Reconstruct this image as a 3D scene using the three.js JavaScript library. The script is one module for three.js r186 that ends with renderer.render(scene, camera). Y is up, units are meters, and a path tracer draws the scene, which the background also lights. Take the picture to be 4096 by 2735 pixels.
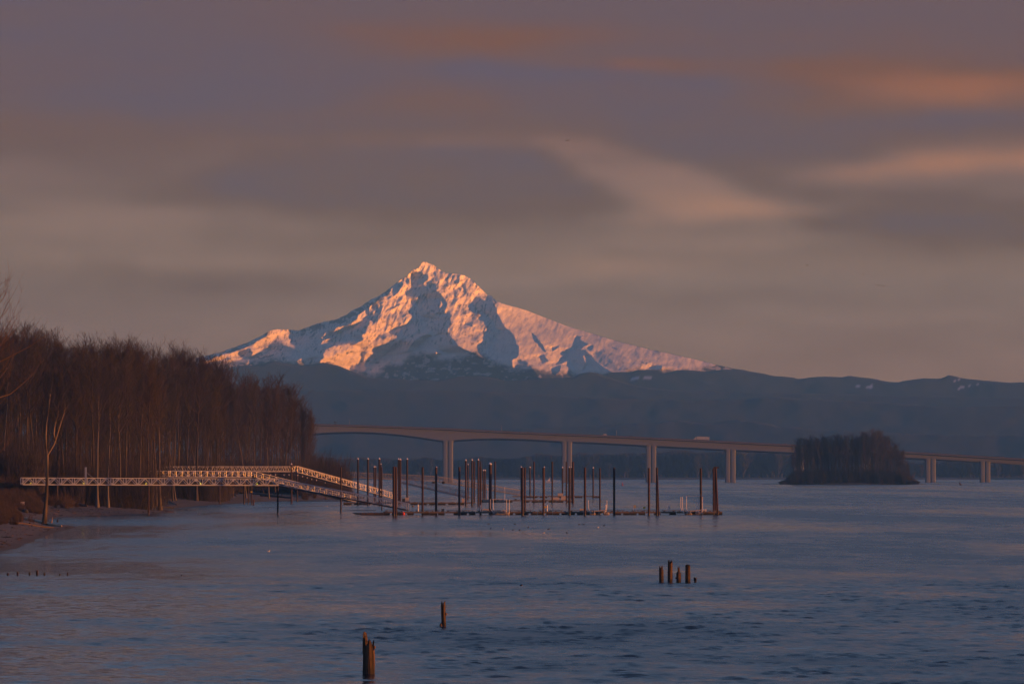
import * as THREE from 'three';
import { mergeGeometries } from 'three/addons/utils/BufferGeometryUtils.js';

// ---------------------------------------------------------------- camera, sky, sun, haze, exposure
const F = 22500, CX = 2048, CY = 1367.5, HORIZON = 1898, EYE = 7;      // lens in photograph pixels, eye 7 m above the river
const PITCH = Math.atan((HORIZON - CY) / F);
const scene = new THREE.Scene();
const camera = new THREE.PerspectiveCamera(2 * Math.atan(CY / F) * 180 / Math.PI, 4096 / 2735, 1, 90000);
camera.position.set(0, EYE, 0);
camera.rotation.set(PITCH, 0, 0);
const renderer = new THREE.WebGLRenderer({ antialias: true });
renderer.toneMapping = THREE.LinearToneMapping;
renderer.toneMappingExposure = 3.0;
renderer.shadowMap.enabled = true;

const SUN_AZ = 75 * Math.PI / 180, SUN_EL = 1.55 * Math.PI / 180;       // behind the camera, towards the right, just above the horizon
const sunDir = new THREE.Vector3(Math.sin(SUN_AZ) * Math.cos(SUN_EL), Math.sin(SUN_EL), Math.cos(SUN_AZ) * Math.cos(SUN_EL));
const sun = new THREE.DirectionalLight(new THREE.Color().setRGB(1, 0.32, 0.045), 5);
sun.position.copy(sunDir).multiplyScalar(3000);
sun.castShadow = true;
sun.shadow.mapSize.set(4096, 4096);
Object.assign(sun.shadow.camera, { left: -1500, right: 1500, top: 1500, bottom: -1500, near: 1, far: 9000 });
scene.add(sun, sun.target);
sun.target.position.set(0, 0, -1200);
sun.position.add(sun.target.position);

const HAZE = 5.4e-5;
scene.fog = new THREE.FogExp2(new THREE.Color().setRGB(0.14, 0.445, 0.95), HAZE);

// ---------------------------------------------------------------- numbers and noise
function rng(seed) { let s = seed >>> 0; return () => { s = (s + 0x6D2B79F5) | 0; let t = Math.imul(s ^ (s >>> 15), 1 | s); t = (t + Math.imul(t ^ (t >>> 7), 61 | t)) ^ t; return ((t ^ (t >>> 14)) >>> 0) / 4294967296; }; }
function hash2(x, y, s) { let h = Math.imul(x | 0, 374761393) ^ Math.imul(y | 0, 668265263) ^ Math.imul(s | 0, 974711); h = Math.imul(h ^ (h >>> 13), 1274126177); h ^= h >>> 16; return (h >>> 0) / 4294967296; }
function vnoise(x, y, s = 0) {
  const xi = Math.floor(x), yi = Math.floor(y), a = x - xi, b = y - yi, u = a * a * (3 - 2 * a), v = b * b * (3 - 2 * b);
  const p = hash2(xi, yi, s), q = hash2(xi + 1, yi, s), r = hash2(xi, yi + 1, s), t = hash2(xi + 1, yi + 1, s);
  return (p + (q - p) * u + (r - p) * v + (p - q - r + t) * u * v) * 2 - 1;
}
function fbm(x, y, o = 4, s = 0) { let v = 0, a = 0.5; for (let i = 0; i < o; i++) { v += a * vnoise(x, y, s + i * 17); x = x * 2.03 + 11.3; y = y * 2.03 - 7.1; a *= 0.5; } return v; }
const clamp = (x, a = 0, b = 1) => Math.min(b, Math.max(a, x));
const smooth = (a, b, x) => { const t = clamp((x - a) / (b - a)); return t * t * (3 - 2 * t); };
const lerp = (a, b, t) => a + (b - a) * t;
const lin = (c) => { c /= 255; return c <= 0.04045 ? c / 12.92 : ((c + 0.055) / 1.055) ** 2.4; };
function along(pts, x) {   // piecewise-linear y of a polyline sorted by x
  if (x <= pts[0][0]) return pts[0][1];
  for (let i = 1; i < pts.length; i++) if (x <= pts[i][0]) { const [a, b] = pts[i - 1], [c, d] = pts[i]; return b + (d - b) * (x - a) / (c - a); }
  return pts[pts.length - 1][1];
}
// a point of the place: photograph column and row, at a distance in metres along the view
const SP = Math.sin(PITCH), CP = Math.cos(PITCH);
function at(px, py, D) { const u = (px - CX) / F, v = (CY - py) / F, z = CP - v * SP, t = D / z; return new THREE.Vector3(u * t, EYE + (v * CP + SP) * t, -D); }
const onWater = (py) => { const v = (CY - py) / F; return -EYE * (CP - v * SP) / (v * CP + SP); };   // distance at which a row meets the river
const yAt = (py, D) => at(CX, py, D).y;
const xAt = (px, D) => at(px, HORIZON, D).x;

// ---------------------------------------------------------------- the sky: a dusk air gradient with long stratus streaks
{
  const W = 4096, H = 2048, data = new Float32Array(W * H * 4);
  // [centre x, centre y, half length, soft height above, soft height below, tilt, strength, warmth]  rows as in the photograph
  const streaks = [
    [3800, 350, 1100, 80, 90, 0.02, 0.42, 0.85], [3900, 325, 620, 26, 44, 0.02, 0.16, 0.9], [3620, 390, 420, 14, 30, -0.04, 0.12, 1], [3950, 650, 800, 80, 70, -0.05, 0.40, 1], [4200, 620, 480, 30, 22, -0.05, 0.22, 1], [3620, 690, 380, 14, 24, -0.06, 0.13, 1], [3350, 250, 420, 40, 40, 0.02, 0.14, 1], [2520, 250, 330, 10, 24, -0.03, 0.30, 0.9], [3400, 690, 300, 20, 34, -0.08, 0.16, 1],
    [3150, 815, 560, 26, 44, 0.02, 0.26, 0.75], [1480, 556, 540, 8, 22, 0.015, 0.22, 0.6], [560, 880, 480, 60, 90, 0.05, 0.13, 0.15],
    [2470, 1062, 330, 34, 44, -0.02, 0.20, 1], [2050, 140, 520, 60, 60, -0.02, 0.12, 0.7], [3700, 545, 420, 20, 26, -0.07, 0.12, 1], [3850, 160, 500, 40, 50, 0.04, 0.10, 0.7], [2430, 865, 360, 14, 16, -0.06, 0.12, 0.6], [960, 1030, 240, 18, 20, 0.0, 0.07, 0.2], [1700, 150, 420, 60, 70, -0.05, 0.07, 0.8],
    [2440, 1192, 110, 4, 5, -0.05, 0.06, 1],
    [2080, 285, 620, 26, 50, 0.03, -0.34, 0], [2900, 340, 460, 30, 60, 0.1, -0.22, 0], [3650, 770, 420, 30, 30, -0.02, -0.16, 0], [3750, 470, 460, 26, 34, -0.05, -0.18, 0],
    [1900, 610, 620, 20, 60, 0.05, -0.12, 0], [700, 330, 900, 150, 200, 0.02, -0.18, 0], [300, 60, 800, 120, 160, 0, -0.12, 0], [3800, 905, 480, 46, 50, 0.03, -0.20, 0], [950, 770, 520, 50, 60, 0.02, -0.08, 0],
    [2330, 1200, 130, 5, 5, -0.05, -0.10, 0], [1200, 1180, 700, 80, 60, 0, -0.06, 0], [450, 1150, 600, 80, 60, 0, -0.09, 0], [2700, 60, 700, 50, 60, 0, -0.14, 0], [3600, 1020, 500, 40, 40, 0.02, -0.06, 0],
  ].map(([x, y, a, b, d, t, s, w]) => ({ x, y, a, b, d, c: Math.cos(t), n: Math.sin(t), s, w }));
  // banks of cloud with firmer outlines: [strength, warmth, outline]
  const banks = [
    [-0.15, 0, [900, 640, 1000, 580, 1500, 570, 1900, 578, 2106, 595, 2320, 717, 2533, 818, 2450, 850, 2100, 880, 1500, 890, 1000, 830, 800, 740]], [-0.06, 0, [1500, 570, 2106, 595, 2320, 717, 2533, 818, 2200, 800, 1800, 680]],
    [0.24, 0.4, [2110, 570, 2300, 548, 2430, 560, 2650, 640, 2930, 745, 3090, 810, 3300, 850, 2900, 880, 2560, 835, 2335, 715]], [0.14, 0.8, [2450, 850, 2560, 822, 3090, 800, 3500, 840, 3100, 885, 2500, 895]], [0.10, 0.3, [2500, 880, 3200, 870, 3400, 960, 2900, 1010, 2500, 960]],
    [-0.17, 0, [2440, 555, 2500, 470, 2900, 430, 3400, 480, 4500, 430, 4500, 530, 3600, 560, 3300, 640, 3150, 720, 3400, 770, 3900, 790, 4500, 790, 4500, 960, 3700, 990, 3300, 930, 3050, 800, 2930, 740, 2650, 632]],
    [-0.13, 0, [1600, 270, 2300, 262, 2900, 300, 3000, 420, 2500, 480, 2350, 540, 2000, 420]], [-0.07, 0, [-400, 100, 900, 60, 1600, 200, 1400, 420, 600, 480, -400, 420]], [0.08, 0.1, [-400, 800, 500, 790, 880, 850, 760, 960, 200, 930, -400, 900]], [-0.06, 0, [-400, 1080, 900, 1060, 1500, 1120, 1100, 1260, 200, 1240, -400, 1230]], [0.07, 0.9, [1300, 120, 2000, 90, 2500, 140, 2100, 220, 1500, 210]],
  ];
  const BS = 12, BX = -450, BW = 420, BH = 160; let bankC = new Float32Array(BW * BH), bankW = new Float32Array(BW * BH);
  for (const [c, w, o] of banks) { const q = []; for (let i = 0; i < o.length; i += 2) q.push([o[i], o[i + 1]]); for (let j = 0; j < BH; j++) for (let i = 0; i < BW; i++) { const x = BX + i * BS, y = j * BS; let ins = false; for (let a = 0, b = q.length - 1; a < q.length; b = a++) if ((q[a][1] > y) !== (q[b][1] > y) && x < (q[b][0] - q[a][0]) * (y - q[a][1]) / (q[b][1] - q[a][1]) + q[a][0]) ins = !ins; if (ins) { bankC[j * BW + i] += c; if (c > 0) bankW[j * BW + i] += c * w; } } }
  const blur = (src, rx, ry) => { let t = new Float32Array(BW * BH), u = new Float32Array(BW * BH); for (let j = 0; j < BH; j++) for (let i = 0; i < BW; i++) { let v = 0; for (let k = -rx; k <= rx; k++) v += src[j * BW + Math.min(BW - 1, Math.max(0, i + k))]; t[j * BW + i] = v / (2 * rx + 1); } for (let j = 0; j < BH; j++) for (let i = 0; i < BW; i++) { let v = 0; for (let k = -ry; k <= ry; k++) v += t[Math.min(BH - 1, Math.max(0, j + k)) * BW + i]; u[j * BW + i] = v / (2 * ry + 1); } return u; };
  bankC = blur(blur(bankC, 4, 1), 3, 1); bankW = blur(blur(bankW, 6, 2), 4, 1);
  const bankAt = (f, x, y) => { const a = clamp((x - BX) / BS, 0, BW - 1.01), b = clamp(y / BS, 0, BH - 1.01), i = Math.floor(a), j = Math.floor(b), u = a - i, v = b - j, o = j * BW + i; return (f[o] * (1 - u) + f[o + 1] * u) * (1 - v) + (f[o + BW] * (1 - u) + f[o + BW + 1] * u) * v; };
  const stops = [[-3200, 91, 116, 150], [-1400, 95, 110, 133], [-500, 95, 90, 106], [0, 93, 69, 64], [330, 101, 79, 77], [640, 108, 92, 92], [900, 115, 100, 97], [1200, 122, 106, 101], [1500, 123, 105, 99], [1900, 121, 103, 98]];
  const up = [78, 104, 152];
  const TOP = 540, LEN = 14800, LOW = [0.0172, 0.0352, 0.050], HIGH = [0.018, 0.034, 0.046], SRC = [0, 0, 0];        // the haze box: air between the eye and this sky
  for (let j = 0; j < H; j++) {
    const el = ((j + 0.5) / H - 0.5) * Math.PI, e = Math.max(el, 0.0006), sy = HORIZON - Math.tan(Math.min(e, 1.45)) * F;
    const path = Math.min(LEN, TOP / Math.tan(e)), T = Math.exp(-HAZE * path), sk = smooth(0.026, 0.082, e); for (let q = 0; q < 3; q++) SRC[q] = lerp(LOW[q], HIGH[q], sk);
    for (let i = 0; i < W; i++) {
      const o = (j * W + i) * 4; data[o + 3] = 1;
      if (el < -0.02) { data[o] = 0.12; data[o + 1] = 0.1; data[o + 2] = 0.1; continue; }
      const az = ((i + 0.5) / W - 0.25) * 2 * Math.PI;              // 0 straight ahead, positive to the right
      const a = Math.atan2(Math.sin(az), Math.cos(az)), sx = CX + a * F;
      let r, g, b;
      if (sy < -3200) { r = lin(lerp(91, up[0], smooth(-3200, -20000, sy))); g = lin(lerp(116, up[1], smooth(-3200, -20000, sy))); b = lin(lerp(150, up[2], smooth(-3200, -20000, sy))); }
      else { let k = 1; while (k < stops.length - 1 && sy > stops[k][0]) k++; const p = stops[k - 1], q = stops[k], t = clamp((sy - p[0]) / (q[0] - p[0])); r = lin(lerp(p[1], q[1], t)); g = lin(lerp(p[2], q[2], t)); b = lin(lerp(p[3], q[3], t)); }
      // stratus everywhere: stretched along the horizon, thinner overhead
      const ee = Math.max(e, 0.004), hx = Math.sin(a) / (ee + 0.035), hz = Math.cos(a) / (ee + 0.035);
      let c = 0, warm = 0.35;
      if (e > 0.06) { const m = fbm(hx * 0.9 + 3, hz * 0.9 - 5, 5, 40), w2 = smooth(0.06, 0.13, e); c += m * 0.55 * w2; warm = 0.35 + 0.3 * vnoise(hx * 0.5, hz * 0.5, 77); }
      if (e < 0.14) {
        const near = (1 - smooth(0.1, 0.14, e));
        const wx = sx + 90 * fbm(sx / 420, sy / 90, 3, 5), wy = sy + 44 * fbm(sx / 380 + 9, sy / 80, 4, 8);
        c += near * 0.16 * fbm(wx / 900, wy / 70, 4, 21) + near * 0.09 * fbm(wx / 300, wy / 26, 3, 31);
        if (Math.abs(sx - CX) < 5000) {
          let sw = 0, sc = 0; if (sx > BX && sx < BX + BW * BS && sy > -100) { const k = smooth(BX, BX + 400, sx) * smooth(BX + BW * BS, BX + BW * BS - 400, sx) * smooth(-100, 0, sy); sc += k * bankAt(bankC, wx, wy); sw += k * bankAt(bankW, wx, wy); }
          for (const s of streaks) {
            const dx = (wx - s.x) * s.c + (wy - s.y) * s.n, dy = -(wx - s.x) * s.n + (wy - s.y) * s.c, q = (dx / s.a) ** 2 + (dy / (dy < 0 ? s.b : s.d)) ** 2;
            if (q < 5) { const f = s.s * Math.exp(-q * 1.3); sc += f; if (f > 0) { sw += f * s.w; } }
          }
          c += near * sc; warm = 0.25 + near * clamp(sw * 2, 0, 1);
        } else { const f2 = fbm(sx / 1500, sy / 110, 3, 61); c += near * 0.2 * f2; warm = 0.3 + 0.4 * Math.max(0, f2); }
      }
      if (c > 0) { r *= 1 + c * (1.0 + 1.0 * warm); g *= 1 + c * (0.95 + 0.05 * warm); b *= 1 + c * (0.9 - 0.6 * warm); }
      else { r *= 1 + c * 1.05; g *= 1 + c * 1.05; b *= 1 + c * 0.92; }
      // the west, round the sun, is warmer
      const toSun = Math.cos(e) * (Math.sin(a) * Math.sin(SUN_AZ) - Math.cos(a) * Math.cos(SUN_AZ)), glow = Math.pow(Math.max(0, toSun), 5) * Math.exp(-e * 5);
      r *= 1 + 0.9 * glow; g *= 1 + 0.5 * glow; b *= 1 + 0.2 * glow;
      const K = 1 / renderer.toneMappingExposure;
      data[o] = Math.max(0.008, (r * K - SRC[0] * (1 - T)) / T); data[o + 1] = Math.max(0.007, (g * K - SRC[1] * (1 - T)) / T); data[o + 2] = Math.max(0.004, (b * K - SRC[2] * (1 - T)) / T);
    }
  }
  const sky = new THREE.DataTexture(data, W, H, THREE.RGBAFormat, THREE.FloatType);
  sky.mapping = THREE.EquirectangularReflectionMapping; sky.magFilter = THREE.LinearFilter; sky.minFilter = THREE.LinearFilter; sky.wrapS = THREE.RepeatWrapping; sky.needsUpdate = true;
  scene.background = sky; scene.environment = sky;
}

// ---------------------------------------------------------------- building helpers
const taken = new Map();
function numbered(name) { const n = taken.get(name) ?? 0; taken.set(name, n + 1); return n ? name + '_' + String(n).padStart(3, '0') : name; }
function tag(o, label, category, group, kind) { if (label) o.userData.label = label; if (category) o.userData.category = category; if (group) o.userData.group = group; if (kind) o.userData.kind = kind; return o; }
function shade(o) { o.traverse((m) => { if (m.isMesh) { m.castShadow = true; m.receiveShadow = true; } }); return o; }
function thing(name, label, category, pos = [0, 0, 0], group) { const o = new THREE.Group(); o.name = numbered(name); o.position.set(...pos); scene.add(o); return tag(o, label, category, group); }
function part(name, geo, mat, parent) { const m = new THREE.Mesh(geo, mat); m.name = name; m.castShadow = m.receiveShadow = true; parent.add(m); return m; }
function single(name, geo, mat, label, category, pos, group) { const m = new THREE.Mesh(geo, mat); m.name = numbered(name); m.castShadow = m.receiveShadow = true; if (pos) m.position.set(...pos); scene.add(m); return tag(m, label, category, group); }
function structure(name, geo, mat) { const m = new THREE.Mesh(geo, mat); m.name = numbered(name); m.castShadow = m.receiveShadow = true; m.userData.kind = 'structure'; scene.add(m); return m; }
function copyOf(o, label, group) { const c = o.clone(); c.name = numbered(o.name.replace(/_\d{3}$/, '')); c.userData = { ...o.userData }; if (label) c.userData.label = label; if (group) c.userData.group = group; scene.add(c); return c; }
const mat = (r, g, b, rough = 0.9, extra = {}) => new THREE.MeshStandardMaterial({ color: new THREE.Color().setRGB(r, g, b), roughness: rough, metalness: 0, ...extra });
function grid(nu, nv, fn, uvFn) {   // rows nv, columns nu; fn(u, v) -> [x, y, z]
  const pos = new Float32Array(nu * nv * 3), uv = new Float32Array(nu * nv * 2), idx = new Uint32Array((nu - 1) * (nv - 1) * 6);
  for (let j = 0, k = 0; j < nv; j++) for (let i = 0; i < nu; i++, k++) { const p = fn(i / (nu - 1), j / (nv - 1), i, j); pos.set(p.isVector3 ? [p.x, p.y, p.z] : p, k * 3); uv.set(uvFn ? uvFn(pos[k * 3], pos[k * 3 + 1], pos[k * 3 + 2]) : [pos[k * 3], pos[k * 3 + 2]], k * 2); }
  for (let j = 0, k = 0; j < nv - 1; j++) for (let i = 0; i < nu - 1; i++) { const a = j * nu + i; idx.set([a, a + 1, a + nu, a + 1, a + nu + 1, a + nu], k); k += 6; }
  const g = new THREE.BufferGeometry();
  g.setAttribute('position', new THREE.BufferAttribute(pos, 3)); g.setAttribute('uv', new THREE.BufferAttribute(uv, 2)); g.setIndex(new THREE.BufferAttribute(idx, 1)); g.computeVertexNormals();
  return g;
}
function colour(g, fn) { const p = g.attributes.position, c = new Float32Array(p.count * 3); for (let i = 0; i < p.count; i++) c.set(fn(p.getX(i), p.getY(i), p.getZ(i), i), i * 3); g.setAttribute('color', new THREE.BufferAttribute(c, 3)); return g; }
function noiseTexture(n, fn, srgb = false) {
  const d = new Uint8Array(n * n * 4);
  for (let j = 0; j < n; j++) for (let i = 0; i < n; i++) { const v = fn(i / n, j / n), o = (j * n + i) * 4; if (Array.isArray(v)) { d[o] = clamp(v[0]) * 255; d[o + 1] = clamp(v[1]) * 255; d[o + 2] = clamp(v[2]) * 255; } else d[o] = d[o + 1] = d[o + 2] = clamp(v) * 255; d[o + 3] = 255; }
  const t = new THREE.DataTexture(d, n, n); t.wrapS = t.wrapT = THREE.RepeatWrapping; t.magFilter = THREE.LinearFilter; t.minFilter = THREE.LinearMipmapLinearFilter; t.generateMipmaps = true; if (srgb) t.colorSpace = THREE.SRGBColorSpace; t.needsUpdate = true; return t;
}
// ---------------------------------------------------------------- the river
{
  // wind ripples: real relief near the eye, finer ripples as bump; calm and ruffled water lie in long lanes
  const R = rng(7), waves = [];
  for (let i = 0; i < 40; i++) { const len = 0.38 * Math.pow(4.4, R()), th = (R() - 0.5) * 1.3 + 0.15, k = 2 * Math.PI / len; waves.push([Math.sin(th) * k, Math.cos(th) * k, R() * 6.28, 0.0040 * Math.pow(len, 0.8)]); }
  const lane = (x, z) => {     // 0 calm .. 1 ruffled
    const D = -z, L = Math.log(D), a = fbm(x / 30 + 5, L * 6.0 + x / 160, 4, 3), b = fbm(x / 6, L * 30, 3, 9) + 1.1 * fbm(x / 1.3, L * 110, 3, 19), px = CX + x / D * F;
    return clamp(0.40 + 0.8 * a + 0.35 * b + 0.34 * smooth(300, 2600, px) - 0.1);
  };
  const near = 130, far = 8600, nu = 430, nv = 1330;
  const rowD = (v) => v < 0.62 ? lerp(near, 360, Math.pow(v / 0.62, 1.12)) : v < 0.9 ? lerp(360, 900, Math.pow((v - 0.62) / 0.28, 1.35)) : 900 * Math.pow(far / 900, Math.pow((v - 0.9) / 0.1, 1.1));
  const height = (x, z, D) => {
    if (D > 1500) return 0;
    const p = clamp(0.5 + 1.6 * fbm(x / 2.0, z / 3.2, 3, 15)), s = 0.30 + lane(x, z) * (0.35 + 1.25 * p), fade = 1 - smooth(420, 1400, D); let y = 0;
    for (const [kx, kz, q, a] of waves) y += a * Math.sin(kx * x + kz * z + q + 0.9 * Math.sin(kx * 0.21 * z));
    return (y + 6 * y * Math.abs(y)) * s * fade;
  };
  const half = (D) => 5 + D * 0.104;
  const g = grid(nu, nv, (u, v) => { const D = rowD(v), x = (u * 2 - 1) * half(D); return [x, height(x, -D, D), -D]; });
  g.index.array.reverse(); g.computeVertexNormals();
  const n = g.attributes.normal; if (n.getY(0) < 0) { for (let i = 0; i < n.array.length; i++) n.array[i] *= -1; g.index.array.reverse(); }
  // second set of coordinates: where the lanes lie (0..1 over the sheet)
  const uv1 = new Float32Array(nu * nv * 2);
  for (let j = 0, k = 0; j < nv; j++) for (let i = 0; i < nu; i++, k++) { uv1[k * 2] = i / (nu - 1); uv1[k * 2 + 1] = Math.log(rowD(j / (nv - 1)) / near) / Math.log(far / near); }
  g.setAttribute('uv1', new THREE.BufferAttribute(uv1, 2));
  const rough = noiseTexture(1024, (u, v) => { const D = near * Math.pow(far / near, v), x = (u * 2 - 1) * half(D), l = lane(x, -D); return lerp(0.06, 0.30, l); });
  rough.channel = 1; rough.wrapS = rough.wrapT = THREE.ClampToEdgeWrapping;
  const T = 512, per = (x, y, n2, s) => { const f = (a, b) => hash2(((a % n2) + n2) % n2, ((b % n2) + n2) % n2, s); const xi = Math.floor(x), yi = Math.floor(y), a = x - xi, b = y - yi, uu = a * a * (3 - 2 * a), vv = b * b * (3 - 2 * b); return f(xi, yi) * (1 - uu) * (1 - vv) + f(xi + 1, yi) * uu * (1 - vv) + f(xi, yi + 1) * (1 - uu) * vv + f(xi + 1, yi + 1) * uu * vv; };
  const bump = noiseTexture(T, (u, v) => 0.45 * per(u * 24, v * 32, 1e9, 3) * 0 + 0.4 * per(u * 16, v * 24, 48, 1) + 0.3 * per(u * 32, v * 48, 96, 2) + 0.2 * per(u * 64, v * 96, 192, 3));
  bump.repeat.set(1 / 12, 1 / 12);
  const water = new THREE.MeshPhysicalMaterial({ color: new THREE.Color().setRGB(0.010, 0.017, 0.022), roughness: 1, roughnessMap: rough, bumpMap: bump, bumpScale: 0.05, ior: 1.33, metalness: 0 });
  structure('river', g, water);
  const wide = grid(2, 2, (u, v) => [lerp(-1800, 1800, u), -0.09, lerp(260, -8500, v)]); wide.index.array.reverse(); wide.computeVertexNormals(); if (wide.attributes.normal.getY(0) < 0) { wide.index.array.reverse(); wide.computeVertexNormals(); }
  structure('river', wide, new THREE.MeshPhysicalMaterial({ color: new THREE.Color().setRGB(0.010, 0.017, 0.022), roughness: 0.24, bumpMap: bump, bumpScale: 0.05, ior: 1.33 }));
  const bed = grid(2, 2, (u, v) => [lerp(-4000, 20000, u), -2.5, lerp(7000, -14800, v)]); bed.index.array.reverse(); bed.computeVertexNormals();
  structure('lowland', bed, mat(0.05, 0.045, 0.035));
}

// ---------------------------------------------------------------- the snow mountain
const SKYLINE = [[600, 1470], [700, 1452], [780, 1433], [876, 1409], [929, 1391], [993, 1368], [1035, 1348], [1072, 1326], [1101, 1317], [1150, 1318], [1193, 1322], [1227, 1310], [1270, 1293], [1342, 1278], [1389, 1257], [1406, 1241], [1438, 1230], [1463, 1211], [1487, 1196], [1515, 1185], [1538, 1168], [1559, 1151], [1585, 1132], [1606, 1115], [1630, 1100], [1649, 1081], [1654, 1073], [1659, 1080], [1676, 1066], [1689, 1047], [1704, 1047], [1726, 1058], [1735, 1060], [1757, 1077], [1783, 1093], [1806, 1094], [1832, 1096], [1860, 1102], [1883, 1115], [1900, 1132], [1919, 1149], [1941, 1171], [1949, 1181], [1959, 1180], [1964, 1181], [1970, 1188], [1983, 1203], [2009, 1214], [2104, 1240], [2207, 1281], [2278, 1307], [2360, 1332], [2462, 1363], [2615, 1401], [2769, 1434], [2855, 1456], [2932, 1473], [3000, 1486], [3100, 1504], [3250, 1530]];
const crops = { A: [780, 1280], B: [1240, 1030], C: [1240, 1280], D: [1700, 1030], E: [1700, 1280], G: [2160, 1200] }, CS = 0.21286;
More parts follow.
